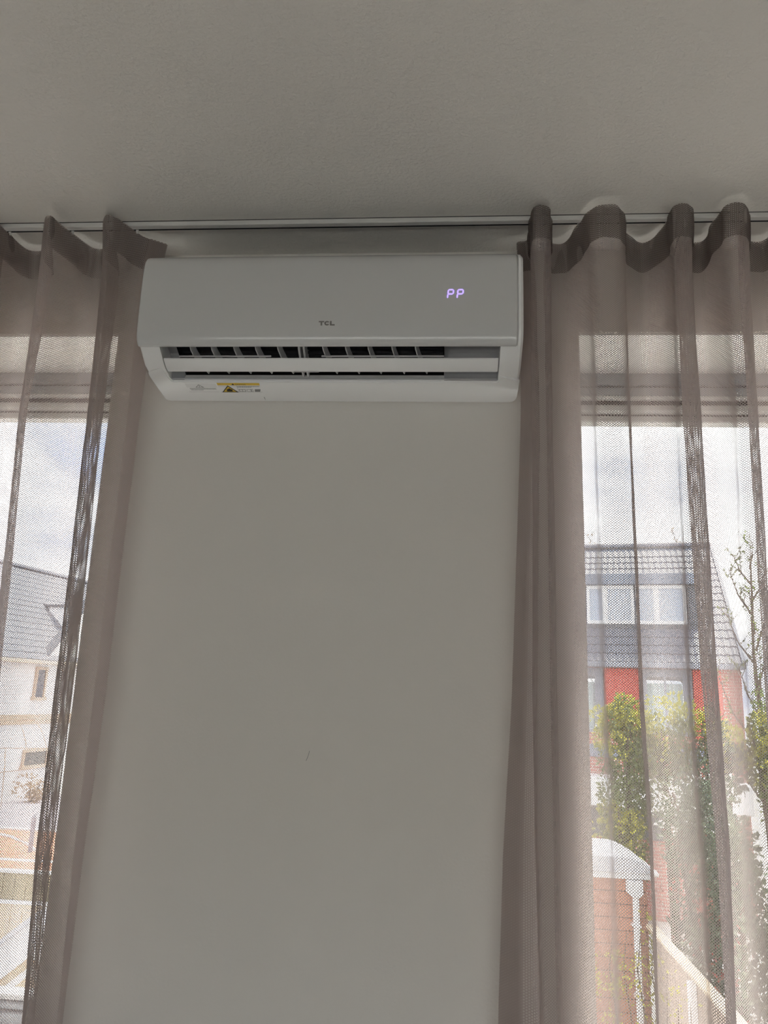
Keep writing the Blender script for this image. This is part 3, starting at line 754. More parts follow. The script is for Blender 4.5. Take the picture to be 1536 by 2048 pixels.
film(g, [(-0.5320, 0.0535), (-0.5205, 0.0535), (-0.5185, 0.0575), (-0.5200, 0.0615), (-0.5222, 0.0600), (-0.5240, 0.0660), (-0.5268, 0.0625), (-0.5285, 0.0640), (-0.5300, 0.0605), (-0.5325, 0.0610), (-0.5335, 0.0570)], 0.0006)
frect(g, -0.5340, -0.5185, 0.0515, 0.0525, 0.0006)
film(g, [(-0.5160, 0.0790), (-0.5085, 0.0790), (-0.5122, 0.0855)], 0.0006)
ftext(g, 'Attention', -0.5065, 0.0795, 0.0072, 0.0006, 0.9)
g.build('black_print', M_INK, s2)
g = MB()
for a, c, d0 in ((-0.5035, -0.4505, 0.0722), (-0.5035, -0.4700, 0.0690)):
    x = a
    while x < c:
        L = 0.003 + 0.0025*((x*997) % 1); frect(g, x, min(c, x + L), d0, d0 + 0.0013, 0.0004); x += L + 0.0008
frect(g, -0.5052, -0.5047, 0.0470, 0.0775, 0.0004)
def box_ring(x0, x1, d0, d1, t_):
    frect(g, x0, x1, d0, d0 + t_, 0.0004); frect(g, x0, x1, d1 - t_, d1, 0.0004); frect(g, x0, x0 + t_, d0, d1, 0.0004); frect(g, x1 - t_, x1, d0, d1, 0.0004)
box_ring(-0.5030, -0.4870, 0.0505, 0.0610, 0.0012); frect(g, -0.4955, -0.4945, 0.0515, 0.0600, 0.0004)
box_ring(-0.4840, -0.4690, 0.0505, 0.0610, 0.0008); frect(g, -0.4745, -0.4725, 0.0505, 0.0610, 0.0004)
film(g, [(-0.4660, 0.0505), (-0.4530, 0.0505), (-0.4500, 0.0610), (-0.4640, 0.0610)], 0.0004)
g.build('grey_print', M_GREYINK, s2)

# ================================================================== outdoors
GZ = EYE - 4.30                 # ground level outside, one storey down
M_GRASS = mat('bounce_lightened_paving', (0.52, 0.50, 0.46, 1), 0.95, var=0.35, vscale=2.0)  # ground lightened so its bounce brightens the window soffits
M_TILE = mat('anthracite_roof_tile', rgb(98, 100, 109), 0.55, var=0.22, vscale=2.5)
M_TILE_L = mat('slate_roof_tile', rgb(100, 103, 113), 0.55, var=0.15, vscale=1.0)
M_BRICK = brick_mat('red_brick', rgb(178, 96, 82), rgb(158, 84, 74), rgb(176, 160, 148), 0.22, 0.065, 0.010)
M_REDPANEL = mat('red_facade_panel', rgb(196, 72, 58), 0.6, var=0.06, vscale=3)
M_RENDER = mat('white_render', (0.80, 0.79, 0.77, 1), 0.85, var=0.04, vscale=1.5)
M_BEIGE = mat('beige_timber_paint', rgb(205, 190, 165), 0.6)
M_TAN = mat('tan_timber', rgb(184, 160, 136), 0.6, var=0.12, vscale=6)
M_SLATE = mat('blue_grey_cladding', rgb(112, 120, 134), 0.6)
M_WHITE = mat('white_upvc', (0.82, 0.83, 0.84, 1), 0.4)
M_GREYF = mat('grey_window_frame', rgb(128, 132, 142), 0.5)
M_DKGREY = mat('dark_garage_panel', rgb(84, 86, 92), 0.6)
M_PANE = mat('sky_toned_window_pane', rgb(150, 162, 182), 0.06, spec=0.9)  # pale blue base colour stands in for sky mirrored in the glass
M_PANED = mat('dark_window_pane', rgb(62, 62, 60), 0.08, spec=0.7)
M_NETCURT = mat('white_net_curtain', rgb(214, 222, 226), 0.8)
M_CEDAR = mat('weathered_cedar', rgb(164, 112, 90), 0.75, var=0.16, vscale=5)
M_ZINC = mat('pale_zinc', rgb(200, 202, 210), 0.45)
M_FENCE = mat('silvered_fence_board', rgb(150, 136, 124), 0.8, var=0.15, vscale=4)
M_FCAP = mat('pale_fence_cap', rgb(214, 192, 164), 0.7, var=0.08, vscale=4)
M_OLIVE = mat('olive_fence_board', rgb(146, 136, 108), 0.8, var=0.12, vscale=4)
M_CLINKER = brick_mat('orange_road_clinker', rgb(205, 135, 100), rgb(190, 118, 86), rgb(180, 150, 130), 0.21, 0.10, 0.008)
M_PAVE = mat('lavender_grey_pavement', rgb(166, 158, 164), 0.85, var=0.08, vscale=0.8)
M_KERB = mat('white_kerb', rgb(232, 230, 226), 0.8)
M_BARK = mat('dark_bark', rgb(84, 72, 60), 0.9, var=0.2, vscale=10)
M_LYEL = leaf_mat('yellow_green_leaf', rgb(150, 152, 40), rgb(196, 190, 70))
M_LMID = leaf_mat('mid_green_leaf', rgb(84, 100, 52), rgb(124, 136, 70))
M_LDARK = leaf_mat('dark_green_leaf', rgb(46, 62, 44), rgb(96, 112, 84))
M_LWHITE = leaf_mat('white_fleck', rgb(236, 234, 228), rgb(250, 248, 244))
M_LBROWN = leaf_mat('brown_leaf', rgb(140, 116, 88), rgb(170, 146, 112))
M_LRED = leaf_mat('dull_red_leaf', rgb(150, 70, 60), rgb(176, 92, 72))

structure(MB().box((-70, -70, GZ - 0.3), (70, 90, GZ)).build('ground', M_GRASS), 'ground of the gardens between the houses')

# ---------------------------------------------------------------- house with the red facade
hr = thing('terraced_house', 'red panelled terraced house with grey tiled roof and long dormer, right window', 'house', (3.25, 18.0, GZ), math.radians(-12))
H = 4.30                         # local height of the eye
def hz(z): return z + H
EA, RI = hz(0.90), hz(4.30)
S0, S1 = -4.0, 3.12
wl = MB()
for a, c in (((S0, 0, 0), (S1, 0.25, hz(-1.12))), ((S0, 0, hz(-1.12)), (S1, 0.25, hz(-0.61))), ((S0, 0, hz(0.80)), (S1, 0.25, EA + 0.02)),
             ((0.28, 0, hz(-0.61)), (1.12, 0.25, hz(0.80))), ((2.13, 0, hz(-0.61)), (S1, 0.25, hz(0.80))), ((S0, 0, hz(-0.61)), (-0.90, 0.25, hz(0.80)))):
    wl.box(a, c)
wl.box((S1 - 0.25, 0.25, 0), (S1, 8.0, EA))
wl.prism([(0.0, EA), (8.0, EA), (4.0, RI - 0.1)], 0, S1 - 0.25, S1)
wl.build('brick_wall', M_BRICK, hr, uvbox=True)
for a, c in ((0.30, 1.10), (2.15, 2.72)):
    MB().box((a, -0.03, hz(-0.66)), (c, 0.0, hz(0.79)), 0.005).build('facade_panel', M_REDPANEL, hr)
MB().box((S0, -0.035, hz(-1.12)), (2.72, 0.0, hz(-0.86)), 0.005).build('sill_band', M_SLATE, hr)
def house_window(x0, x1, z0, z1, mull):
    f = MB()
    f.box((x0, -0.03, z1 - 0.16), (x1, 0.12, z1)); f.box((x0, -0.03, z0), (x1, 0.12, z0 + 0.06))
    f.box((x0, -0.03, z0 + 0.06), (x0 + 0.08, 0.12, z1 - 0.16)); f.box((x1 - 0.18, -0.03, z0 + 0.06), (x1, 0.12, z1 - 0.16))
    for xm in mull: f.box((xm - 0.02, 0.0, z0 + 0.06), (xm + 0.02, 0.11, z1 - 0.16))
    fo = f.build('window_frame', M_GREYF, hr)
    MB().box((x0 + 0.08, 0.05, z0 + 0.06), (x1 - 0.18, 0.06, z1 - 0.16)).build('pane', M_GLASS, fo)
    c = MB(); n = int((x1 - x0)/0.06)                            # net curtain folds behind the glass
    xs = [x0 + 0.09 + (x1 - x0 - 0.28)*i/n for i in range(n + 1)]
    c.add([(x, 0.16 + 0.015*((i % 2)*2 - 1), z) for z in (z0 + 0.06, z1 - 0.30) for i, x in enumerate(xs)], [(i, i+1, n+2+i, n+1+i) for i in range(n)])
    c.build('net_curtain', M_NETCURT, fo)
house_window(-0.90, 0.28, hz(-0.60), hz(0.78), (-0.2,))
house_window(1.12, 2.13, hz(-0.61), hz(0.79), (1.58,))
MB().box((S0, -0.9, hz(-2.03)), (S1 - 0.05, 0.0, hz(-1.47)), 0.02).build('canopy', M_WHITE, hr)
MB().box((S0, -0.04, hz(-2.75)), (1.4, 0.0, hz(-2.04)), 0.01).build('garage_front', M_DKGREY, hr)
MB().box((S0, -0.34, EA - 0.10), (S1 + 0.05, -0.20, EA + 0.02), 0.02).build('gutter', M_GREYF, hr)
# roof: deck and individual double-roll tiles
SLP = math.atan2(RI - EA, 4.3)
dk = MB(); dk.prism([(-0.3, EA - 0.02), (4.0, RI - 0.02), (8.3, EA - 0.02), (8.3, EA - 0.10), (4.0, RI - 0.14), (-0.3, EA - 0.10)], 0, S0, S1 + 0.04)
dk.build('roof_deck', M_SLATE, hr)
def tile_mesh(name, wd, ln, m):
    v = []; f = []; nx_ = 12
    for j, (yy, lift) in enumerate(((0.0, 0.030), (ln, 0.006))):
        for i in range(nx_ + 1):
            u = i/nx_
            v.append((u*wd, yy, lift + 0.022*(0.5 - 0.5*math.cos(u*4*math.pi))))
    for i in range(nx_): f.append((i, i+1, nx_+2+i, nx_+1+i))
    k = len(v)
    for i in range(nx_ + 1): v.append((i/nx_*wd, 0.0, 0.0))
    for i in range(nx_): f.append((k+i, k+i+1, i+1, i))
    b_ = MB(); b_.add(v, f)
    return b_.mesh(name, m, smooth=40)
TW, TG = 0.30, 0.324
tme = tile_mesh('roof_tile', TW, TG + 0.05, M_TILE)
rows_ = int((4.3/math.cos(SLP))/TG)
for j in range(rows_):
    for i in range(15):
        x = -1.40 + i*TW; t = j*TG
        dep = -0.3 + (t + TG*0.5)*math.cos(SLP)
        if 0.75 < dep < 2.2 and x + TW*0.5 < 2.40: continue
        o = inst('roof_tile', tme, hr, (x, -0.3 + t*math.cos(SLP), EA + t*math.sin(SLP)), (SLP, 0, 0))
rt = MB()
for k in range(9):
    a0 = math.pi*k/8
rt.prism([(0.13*math.cos(math.pi*k/8), 0.13*math.sin(math.pi*k/8)) for k in range(9)], 0, 0.0, 0.31)
rme = rt.mesh('ridge_tile', M_TILE)
for i in range(15): inst('ridge_tile', rme, hr, (-1.40 + i*0.302, 4.0, RI - 0.01))
MB().box((S1 - 0.02, -0.32, EA - 0.06), (S1 + 0.06, -0.28, EA + 0.06)).build('verge_end', M_SLATE, hr)
vg = MB(); vg.prism([(-0.32, EA - 0.08), (4.0, RI - 0.06), (4.0, RI + 0.06), (-0.32, EA + 0.05)], 0, S1 + 0.0, S1 + 0.07); vg.build('verge_board', M_SLATE, hr)
# long flat-roofed dormer
D0, D1 = -2.2, 2.42
dz0, dz1 = hz(1.66), hz(3.03)
MB().box((D0, 0.82, dz0 + 0.02), (D1, 2.6, dz1 - 0.24)).build('dormer_body', M_SLATE, hr)
MB().box((D0 - 0.05, 0.62, dz1 - 0.26), (D1 + 0.06, 2.6, dz1), 0.01).build('dormer_fascia', M_SLATE, hr)
MB().box((D0, 0.72, dz0), (D1 - 0.03, 0.84, dz0 + 0.18)).build('dormer_apron', M_DKGREY, hr)
for (xa, xb, ms) in ((-1.18, -0.10, ()), (-0.06, 1.02, (0.36,)), (1.06, 2.17, (1.52,))):
    f = MB(); za, zb_ = dz0 + 0.19, dz1 - 0.27
    f.box((xa, 0.74, zb_ - 0.08), (xb, 0.82, zb_)); f.box((xa, 0.74, za), (xb, 0.82, za + 0.08))
    f.box((xa, 0.74, za + 0.08), (xa + 0.07, 0.82, zb_ - 0.08)); f.box((xb - 0.07, 0.74, za + 0.08), (xb, 0.82, zb_ - 0.08))
    for xm in ms: f.box((xm - 0.06, 0.75, za + 0.08), (xm + 0.06, 0.82, zb_ - 0.08))
    fo = f.build('dormer_window', M_WHITE, hr)
    MB().box((xa + 0.07, 0.79, za + 0.08), (xb - 0.07, 0.815, zb_ - 0.08)).build('pane', M_PANE, fo)
cl = MB(); cl.box((2.20, 0.755, dz0 + 0.19), (D1 - 0.02, 0.82, dz1 - 0.27)); cl.build('dormer_corner_board', M_DKGREY, hr)

# ---------------------------------------------------------------- white rendered house on the left
HK = 1.13                        # size of this house
hl = thing('rendered_house', 'white rendered house with dark slate coloured roof, left window', 'house', (-16.27, 27.57, EYE - 4.30*HK), math.radians(80))
EAL, RIL = hz(0.79), hz(4.62)
wl = MB()
wl.box((-9, 0, 0), (14, 0.3, EAL)); wl.box((-9, 7.7, 0), (14, 8.0, EAL)); wl.box((-9, 0.3, 0), (-8.7, 7.7, EAL)); wl.box((13.7, 0.3, 0), (14, 7.7, EAL))
wl.prism([(0.0, EAL), (8.0, EAL), (4.0, RIL - 0.1)], 0, -9, -8.8); wl.prism([(0.0, EAL), (8.0, EAL), (4.0, RIL - 0.1)], 0, 13.8, 14)
wl.build('wall', M_RENDER, hl)
SL2 = math.atan2(RIL - EAL, 4.25)
dk = MB(); dk.prism([(-0.25, EAL), (4.0, RIL), (8.25, EAL), (8.25, EAL - 0.1), (4.0, RIL - 0.12), (-0.25, EAL - 0.1)], 0, -9.2, 14.2)
dk.build('roof_deck', M_SLATE, hl)
ln = 4.25/math.cos(SL2); nr_ = 17; g_ = ln/nr_
cm = MB(); v = []; f = []; nx_ = 156
for (yy, lift) in ((0.0, 0.022), (g_ + 0.05, 0.004)):
    for i in range(nx_ + 1): v.append((-9.2 + 23.4*i/nx_, yy, lift + (0.02 if i % 2 else 0.0)))
for i in range(nx_): f.append((i, i+1, nx_+2+i, nx_+1+i))
k = len(v)
for i in range(nx_ + 1): v.append((-9.2 + 23.4*i/nx_, 0.0, -0.002))
for i in range(nx_): f.append((k+i, k+i+1, i+1, i))
cm.add(v, f); cme = cm.mesh('tile_course', M_TILE_L, smooth=50)
for j in range(nr_):
    t = j*g_; inst('tile_course', cme, hl, (0, -0.25 + t*math.cos(SL2), EAL + t*math.sin(SL2) + 0.01), (SL2, 0, 0))
rt = MB(); rt.prism([(0.15*math.cos(math.pi*k/8), 0.15*math.sin(math.pi*k/8)) for k in range(9)], 0, 0.0, 0.41)
rme = rt.mesh('ridge_tile', M_TILE_L)
for i in range(57): inst('ridge_tile', rme, hl, (-9.2 + i*0.412, 4.0, RIL + 0.0))
MB().box((-9.2, -0.40, EAL - 0.12), (14.2, -0.24, EAL + 0.0), 0.02).build('gutter', M_BEIGE, hl)
def lwin(x0, x1, z0, z1):
    f = MB(); t_ = 0.10
    f.box((x0, -0.06, z1 - t_), (x1, 0.0, z1)); f.box((x0 - 0.05, -0.10, z0), (x1 + 0.05, 0.0, z0 + t_)); f.box((x0, -0.06, z0 + t_), (x0 + t_, 0.0, z1 - t_)); f.box((x1 - t_, -0.06, z0 + t_), (x1, 0.0, z1 - t_))
    fo = f.build('window_frame', M_TAN, hl)
    MB().box((x0 + t_, -0.03, z0 + t_), (x1 - t_, 0.0, z1 - t_)).build('pane', M_PANED, fo)
lwin(1.75, 2.36, hz(-0.55), hz(0.58))
lwin(1.66, 2.95, hz(-2.80), hz(-2.17))
MB().box((-9, -0.05, hz(-1.34)), (14, 0.0, hz(-1.02)), 0.01).build('timber_band', M_TAN, hl)
# wall gable and box dormer
gb = MB(); gb.prism([(2.15, hz(0.90)), (7.35, hz(0.90)), (4.75, hz(3.62))], 1, -0.06, 0.22); gb.build('wall_gable', M_RENDER, hl)
vb_ = MB(); vb_.prism([(2.05, hz(0.88)), (4.75, hz(3.71)), (7.45, hz(0.88)), (7.36, hz(0.88)), (4.75, hz(3.62)), (2.14, hz(0.88))], 1, -0.12, 0.24); vb_.build('gable_verge', M_DKGREY, hl)
bd_ = MB(); bd_.prism([(0.95, hz(1.55)), (2.45, hz(2.95)), (0.95, hz(2.95))], 0, 4.55, 6.6); bd_.build('box_dormer', M_WHITE, hl)
MB().box((4.45, 0.85, hz(2.95)), (6.7, 2.5, hz(3.05)), 0.01).build('dormer_roof', M_DKGREY, hl)
done = set()
for o in [c for c in COL.objects if c.parent == hl or (c.parent and c.parent.parent == hl)]:
    if o.data not in done: o.data.transform(Matrix.Scale(HK, 4)); done.add(o.data)
    o.location = o.location*HK
# ---------------------------------------------------------------- street on the left
def quad_slab(name, pts, z0, z1, m, label, uv=False):
    b_ = MB(); b_.prism(pts, 2, z0, z1); return structure(b_.build(name, m, uvbox=uv), label)
quad_slab('road', [(-40, 17.6), (-4.2, 17.6), (-3.2, 23.6), (-40, 24.2)], GZ - 0.05, GZ + 0.012, M_CLINKER, 'orange brick paved street', True)
quad_slab('pavement', [(-40, 24.35), (-3.2, 23.8), (-2.6, 30.5), (-40, 33.0)], GZ - 0.05, GZ + 0.05, M_PAVE, 'grey pavement across the street')
quad_slab('kerb', [(-40, 24.2), (-3.2, 23.6), (-3.2, 23.8), (-40, 24.35)], GZ - 0.05, GZ + 0.06, M_KERB, 'pale kerb')
quad_slab('trim_5', [(-20, 19.95), (-4.2, 19.75), (-4.2, 19.95), (-20, 20.2)], GZ - 0.02, GZ + 0.02, M_KERB, 'white painted line across the street')
o = MB().tube([(-13.4, 23.3, GZ + 0.02), (-12.2, 22.6, GZ + 0.02), (-11.2, 21.7, GZ + 0.02), (-10.7, 21.0, GZ + 0.02)], 0.06, 6).build('trim_6', M_KERB); structure(o, 'curved white line on the street')
bo = thing('bollard', 'grey street bollard on the orange brick paving', 'bollard', (-10.75, 20.9, GZ))
MB().tube([(0, 0, 0), (0, 0, 0.85)], 0.06, 10).build('post', M_GREYF, bo); MB().tube([(0, 0, 0.85), (0, 0, 0.95)], [0.065, 0.03], 10).build('cap', M_GREYF, bo)
fr = thing('garden_arch', 'thin brown metal arch with curved bars in front of white house', 'arch', (-14.5, 27.0, GZ))
FP = lambda x, z: (x*1.125 + 14.5, 0.0, max(0.0, z*1.125 + 4.3))
for pts in ([FP(-13.9, -1.99), FP(-12.19, -1.93)], [FP(-13.58, -1.99), FP(-13.50, -2.6), FP(-13.44, -4.3)], [FP(-12.19, -1.93), FP(-12.05, -2.6), FP(-11.98, -3.3), FP(-12.0, -4.3)],
            [FP(-13.9, -2.74), FP(-12.38, -2.5)], [FP(-12.74, -1.10), FP(-12.52, -1.35), FP(-12.36, -1.65), FP(-12.25, -1.91)], [FP(-13.31, -1.12), FP(-13.1, -1.4), FP(-12.95, -1.75), FP(-12.9, -1.97)],
            [FP(-13.31, -1.12), FP(-12.74, -1.10)], [FP(-13.9, -1.99), FP(-13.9, -4.3)]):
    MB().tube(pts, 0.014, 5).build('bar', M_TAN, fr)

def bush_mesh(n, rad, leaf, seed, squash=1.0, shell=0.55):
    rnd = random.Random(seed); m = MB()
    lobes = []
    for k in range(14):
        a = rnd.uniform(0, 2*math.pi); rr = rnd.uniform(0.15, 0.8); zz = rnd.uniform(-0.75, 0.8)
        lobes.append((Vector((rad[0]*rr*math.cos(a)*math.sqrt(max(0.1, 1 - zz*zz)), rad[1]*rr*math.sin(a)*math.sqrt(max(0.1, 1 - zz*zz)), rad[2]*zz)), rnd.uniform(0.30, 0.48)))
    for k in range(n):
        c, s = rnd.choice(lobes)
        d = Vector((rnd.gauss(0, 1), rnd.gauss(0, 1), rnd.gauss(0, 1))).normalized()
        r_ = s*(shell + (1 - shell)*rnd.random())
        p = c + Vector((d.x*rad[0]*r_, d.y*rad[1]*r_, d.z*rad[2]*r_*squash))
        dd = (d + Vector((rnd.gauss(0, .5), rnd.gauss(0, .5), rnd.gauss(0, .5) + 0.2))).normalized()
        L = leaf*rnd.uniform(0.7, 1.3)
        m.leaf(p, dd, L*0.55, L, Vector((rnd.gauss(0, 1), rnd.gauss(0, 1), rnd.gauss(0, 1) + 0.8)).normalized())
    return m
def shrub(name, label, cat, loc, rad, zc, n, leaf, m, seed, group=None, extra=None, stems=3):
    r = thing(name, label, cat, loc, 0, group)
    b_ = bush_mesh(n, rad, leaf, seed); b_.v = [(x, y, z + zc) for x, y, z in b_.v]
    b_.build('foliage', m, r, kind='stuff')
    rnd = random.Random(seed + 5)
    for k in range(stems):
        a = rnd.uniform(0, 6.28); dx, dy = 0.35*rad[0]*math.cos(a), 0.35*rad[1]*math.sin(a)
        MB().tube([(dx*0.15, dy*0.15, 0), (dx*0.5, dy*0.5, zc*0.5), (dx, dy, zc), (dx*1.5, dy*1.5, zc + rad[2]*0.6)], [0.05, 0.04, 0.025, 0.01], 6).build('stem', M_BARK, r)
    if extra:
        for (n2, l2, m2, zo, rr, nm) in extra:
            e_ = bush_mesh(n2, (rad[0]*rr, rad[1]*rr, rad[2]*0.5), l2, seed + 9); e_.v = [(x, y, z + zc + zo) for x, y, z in e_.v]
            e_.build(nm, m2, r, kind='stuff')
    return r
YL = 13.0
shrub('shrub', 'yellow green shrub in front of the red panel, right of the window jamb', 'shrub', (2.80, 13.0, GZ), (0.48, 0.5, 1.0), 3.40, 2600, 0.08, M_LMID, 1, None, ((1200, 0.08, M_LYEL, 0.55, 0.95, 'young_leaves'),))
shrub('shrub', 'yellow green shrub in front of the middle house window', 'shrub', (3.58, 13.2, GZ), (0.50, 0.5, 1.05), 3.30, 2600, 0.08, M_LMID, 2, None, ((800, 0.075, M_LYEL, 0.65, 0.9, 'young_leaves'),))
shrub('shrub', 'bushy shrub with yellow tips before the house end wall', 'shrub', (4.25, 12.9, GZ), (0.42, 0.5, 1.1), 3.10, 2300, 0.08, M_LDARK, 3, None, ((850, 0.075, M_LYEL, 0.75, 0.95, 'young_leaves'),))
shrub('shrub', 'bright yellow green shrub at far right beneath the thin tree', 'shrub', (4.95, 12.6, GZ), (0.50, 0.5, 1.1), 3.30, 2600, 0.08, M_LMID, 4, None, ((1500, 0.08, M_LYEL, 0.45, 1.0, 'young_leaves'),))
shrub('shrub', 'low green bush between shed roof and garage front', 'shrub', (2.72, 12.7, GZ), (0.45, 0.4, 0.75), 2.35, 1900, 0.075, M_LMID, 8, None, ((620, 0.075, M_LYEL, 0.1, 1.0, 'young_leaves'),))
shrub('flecked_shrub', 'dark evergreen dotted with white specks behind the garden fence', 'shrub', (3.45, 11.4, GZ), (0.75, 0.5, 0.7), 2.75, 2300, 0.075, M_LDARK, 5, None, ((460, 0.055, M_LWHITE, 0.30, 1.05, 'flecks'),))  # small white leaves scattered through the dark foliage
for i, (x, y, zc, rz_, lab) in enumerate(((3.14, 10.35, 2.15, 1.10, 'dark hedge bush beside the end of the shed'), (3.05, 9.1, 1.98, 1.05, 'dark hedge bush midway along the garden fence'),
        (3.12, 7.9, 1.80, 1.0, 'dark hedge bush nearest the viewer along the garden fence'), (4.35, 9.6, 2.05, 1.0, 'dark hedge bush set back at the far right of the fence'))):
    shrub('hedge_bush', lab, 'hedge', (x, y, GZ), (0.56, 0.70, rz_), zc, 3400, 0.07, M_LDARK, 20 + i, 'dark hedge along the fence', ((130, 0.06, M_LRED, -0.2, 1.0, 'red_leaves'),) if i < 2 else ((120, 0.07, M_LMID, -0.3, 1.0, 'paler_leaves'),))
shrub('brown_bush', 'brown rounded bush at the foot of the white house', 'bush', (-15.25, 29.1, GZ), (0.70, 0.5, 0.5), 0.45, 700, 0.10, M_LBROWN, 31, None, None, 2)

def tree(name, label, loc, h, spread, seed, nleaf, leaf, m, group=None, nb=16):
    r = thing(name, label, 'tree', loc, 0, group); rnd = random.Random(seed)
    tr = [Vector((0, 0, 0)), Vector((0.04, 0, h*0.35)), Vector((-0.03, 0.05, h*0.7)), Vector((0.05, 0, h))]
    MB().tube(tr, [0.07, 0.055, 0.03, 0.006], 7).build('trunk', M_BARK, r)
    tips = []
    for k in range(nb):
        t = 0.30 + 0.65*k/nb; z = h*t; a = k*2.4 + rnd.uniform(-.4, .4); L = spread*(1.15 - t)*rnd.uniform(0.7, 1.2)
        p0 = Vector((0, 0, z)); p1 = p0 + Vector((math.cos(a)*L*0.5, math.sin(a)*L*0.5, L*0.75)); p2 = p0 + Vector((math.cos(a)*L*0.8, math.sin(a)*L*0.8, L*1.7))
        b_ = MB(); b_.tube([p0, p1, p2], [0.022, 0.014, 0.004], 5)
        for q in range(7):
            f_ = 0.25 + 0.1*q; pp = p1.lerp(p2, f_) if q > 2 else p0.lerp(p1, 0.4 + 0.25*q)
            a2 = rnd.uniform(0, 6.28); tw = pp + Vector((math.cos(a2)*0.28, math.sin(a2)*0.28, 0.30))*rnd.uniform(0.6, 1.2)
            b_.tube([pp, tw], [0.007, 0.002], 4); tips.append((pp, tw))
        b_.build('branch', M_BARK, r)
    lf = MB()
    for k in range(nleaf):
        a, c = rnd.choice(tips); p = a.lerp(c, rnd.random())
        lf.leaf(p, Vector((rnd.gauss(0, 1), rnd.gauss(0, 1), rnd.gauss(0, 1))), leaf*0.6, leaf*rnd.uniform(0.7, 1.3), Vector((rnd.gauss(0, 1), rnd.gauss(0, 1), 1)).normalized())
    lf.build('foliage', m, r, kind='stuff')
    return r
tree('young_tree', 'slender young tree with sparse leaves at the far right beside the house', (5.75, 15.0, GZ), 7.6, 1.35, 41, 900, 0.06, M_LMID)
tree('bare_tree', 'bare treetop rising behind the roof ridge, left of the crease', (5.3, 27.0, GZ), 10.2, 1.6, 43, 420, 0.09, M_LBROWN, None, 18)
tree('bare_tree', 'bare treetop rising behind the right part of the roof ridge', (8.3, 27.5, GZ), 10.6, 1.6, 44, 420, 0.09, M_LBROWN, None, 18)

# ---------------------------------------------------------------- cedar shed below the right window
sh = thing('garden_shed', 'cedar clad garden shed with pale curved roof and white downpipe', 'shed', (1.45, 10.3, GZ))
SX = -1.45
bd = MB().box((0, 0, 0), (1.0, 0.022, 0.136), 0.004)
zt_ = hz(-2.035)
side = MB().box((0, 0, 0), (0.022, 1.08, 0.136), 0.004); sme = side.mesh('cladding_board', M_CEDAR)
front = MB().box((-0.85, 0, 0), (0.99, 0.022, 0.136), 0.004); fme2 = front.mesh('cladding_board', M_CEDAR)
for k in range(15):
    z = zt_ - 0.1455*(k + 1)
    dz = 0.0015*((k*7) % 5)
    inst('cladding_board', fme2, sh, (0, -dz, z)); inst('cladding_board', sme, sh, (0.99 + dz, 0.0, z))
MB().box((-0.84, 0.022, 0), (0.985, 1.07, zt_)).build('inner_wall', M_DKGREY, sh)
MB().box((-0.9, -0.06, zt_), (1.07, 0.0, zt_ + 0.075), 0.006).build('fascia', M_WHITE, sh)
MB().box((1.00, 0.0, zt_), (1.07, 1.1, zt_ + 0.075), 0.006).build('side_fascia', M_WHITE, sh)
RP = [(1.085, -1.965), (1.088, -1.925), (1.070, -1.900), (1.02, -1.870), (0.95, -1.838), (0.87, -1.800), (0.78, -1.782), (0.60, -1.778), (-0.4, -1.775), (-0.75, -1.80), (-0.92, -1.88), (-0.92, -1.965)]
rf = MB(); rf.prism([(x, hz(z)) for x, z in RP], 1, -0.09, 1.15, 0.01, 0.01); o = rf.build('curved_roof', M_ZINC, sh, smooth=40); fix_normals(o)
MB().box((1.09, 0.0, zt_ + 0.02), (1.17, 1.1, zt_ + 0.085), 0.02).build('gutter', M_WHITE, sh)
hp = MB()
hp.prism([(0.765, hz(-2.045)), (0.940, hz(-2.045)), (0.940, hz(-2.185)), (0.905, hz(-2.222)), (0.815, hz(-2.222)), (0.765, hz(-2.185))], 1, -0.13, -0.015, 0.006, 0); o = hp.build('rain_hopper', M_WHITE, sh); fix_normals(o)
MB().tube([(0.862, -0.075, hz(-2.22)), (0.862, -0.075, 0.0)], 0.041, 12).build('downpipe', M_WHITE, sh)
for z in (1.75, 1.0): MB().box((0.812, -0.12, z), (0.912, 0.0, z + 0.03), 0.004).build('pipe_clip', M_WHITE, sh)
cp = thing('climbing_plant', 'yellow green climber growing up the cedar shed front', 'plant', (2.1, 10.18, GZ))
rnd = random.Random(77); lf = MB()
for k in range(330):
    x = rnd.choice((rnd.gauss(-0.10, 0.16), rnd.gauss(0.36, 0.07), rnd.gauss(0.0, 0.30))); z = rnd.uniform(0.3, 1.75) if rnd.random() < 0.7 else rnd.uniform(1.1, 1.95)
    if x > 0.42: x = 0.84 - x
    if z > 1.5 and x < 0.2: z -= 0.5
    lf.leaf(Vector((x, rnd.uniform(-0.12, 0.06), z)), Vector((rnd.gauss(0, 1), -0.6, rnd.gauss(0, 1))), 0.03, 0.055, Vector((0, -1, 0.6)))
lf.build('foliage', M_LYEL, cp, kind='stuff')
for k in range(4):
    x = -0.1 + 0.16*k; MB().tube([(x, 0.0, 0), (x + 0.05, -0.03, 0.7), (x - 0.03, 0.0, 1.3), (x + 0.02, -0.02, 1.7)], [0.012, 0.010, 0.007, 0.003], 5).build('stem', M_BARK, cp)

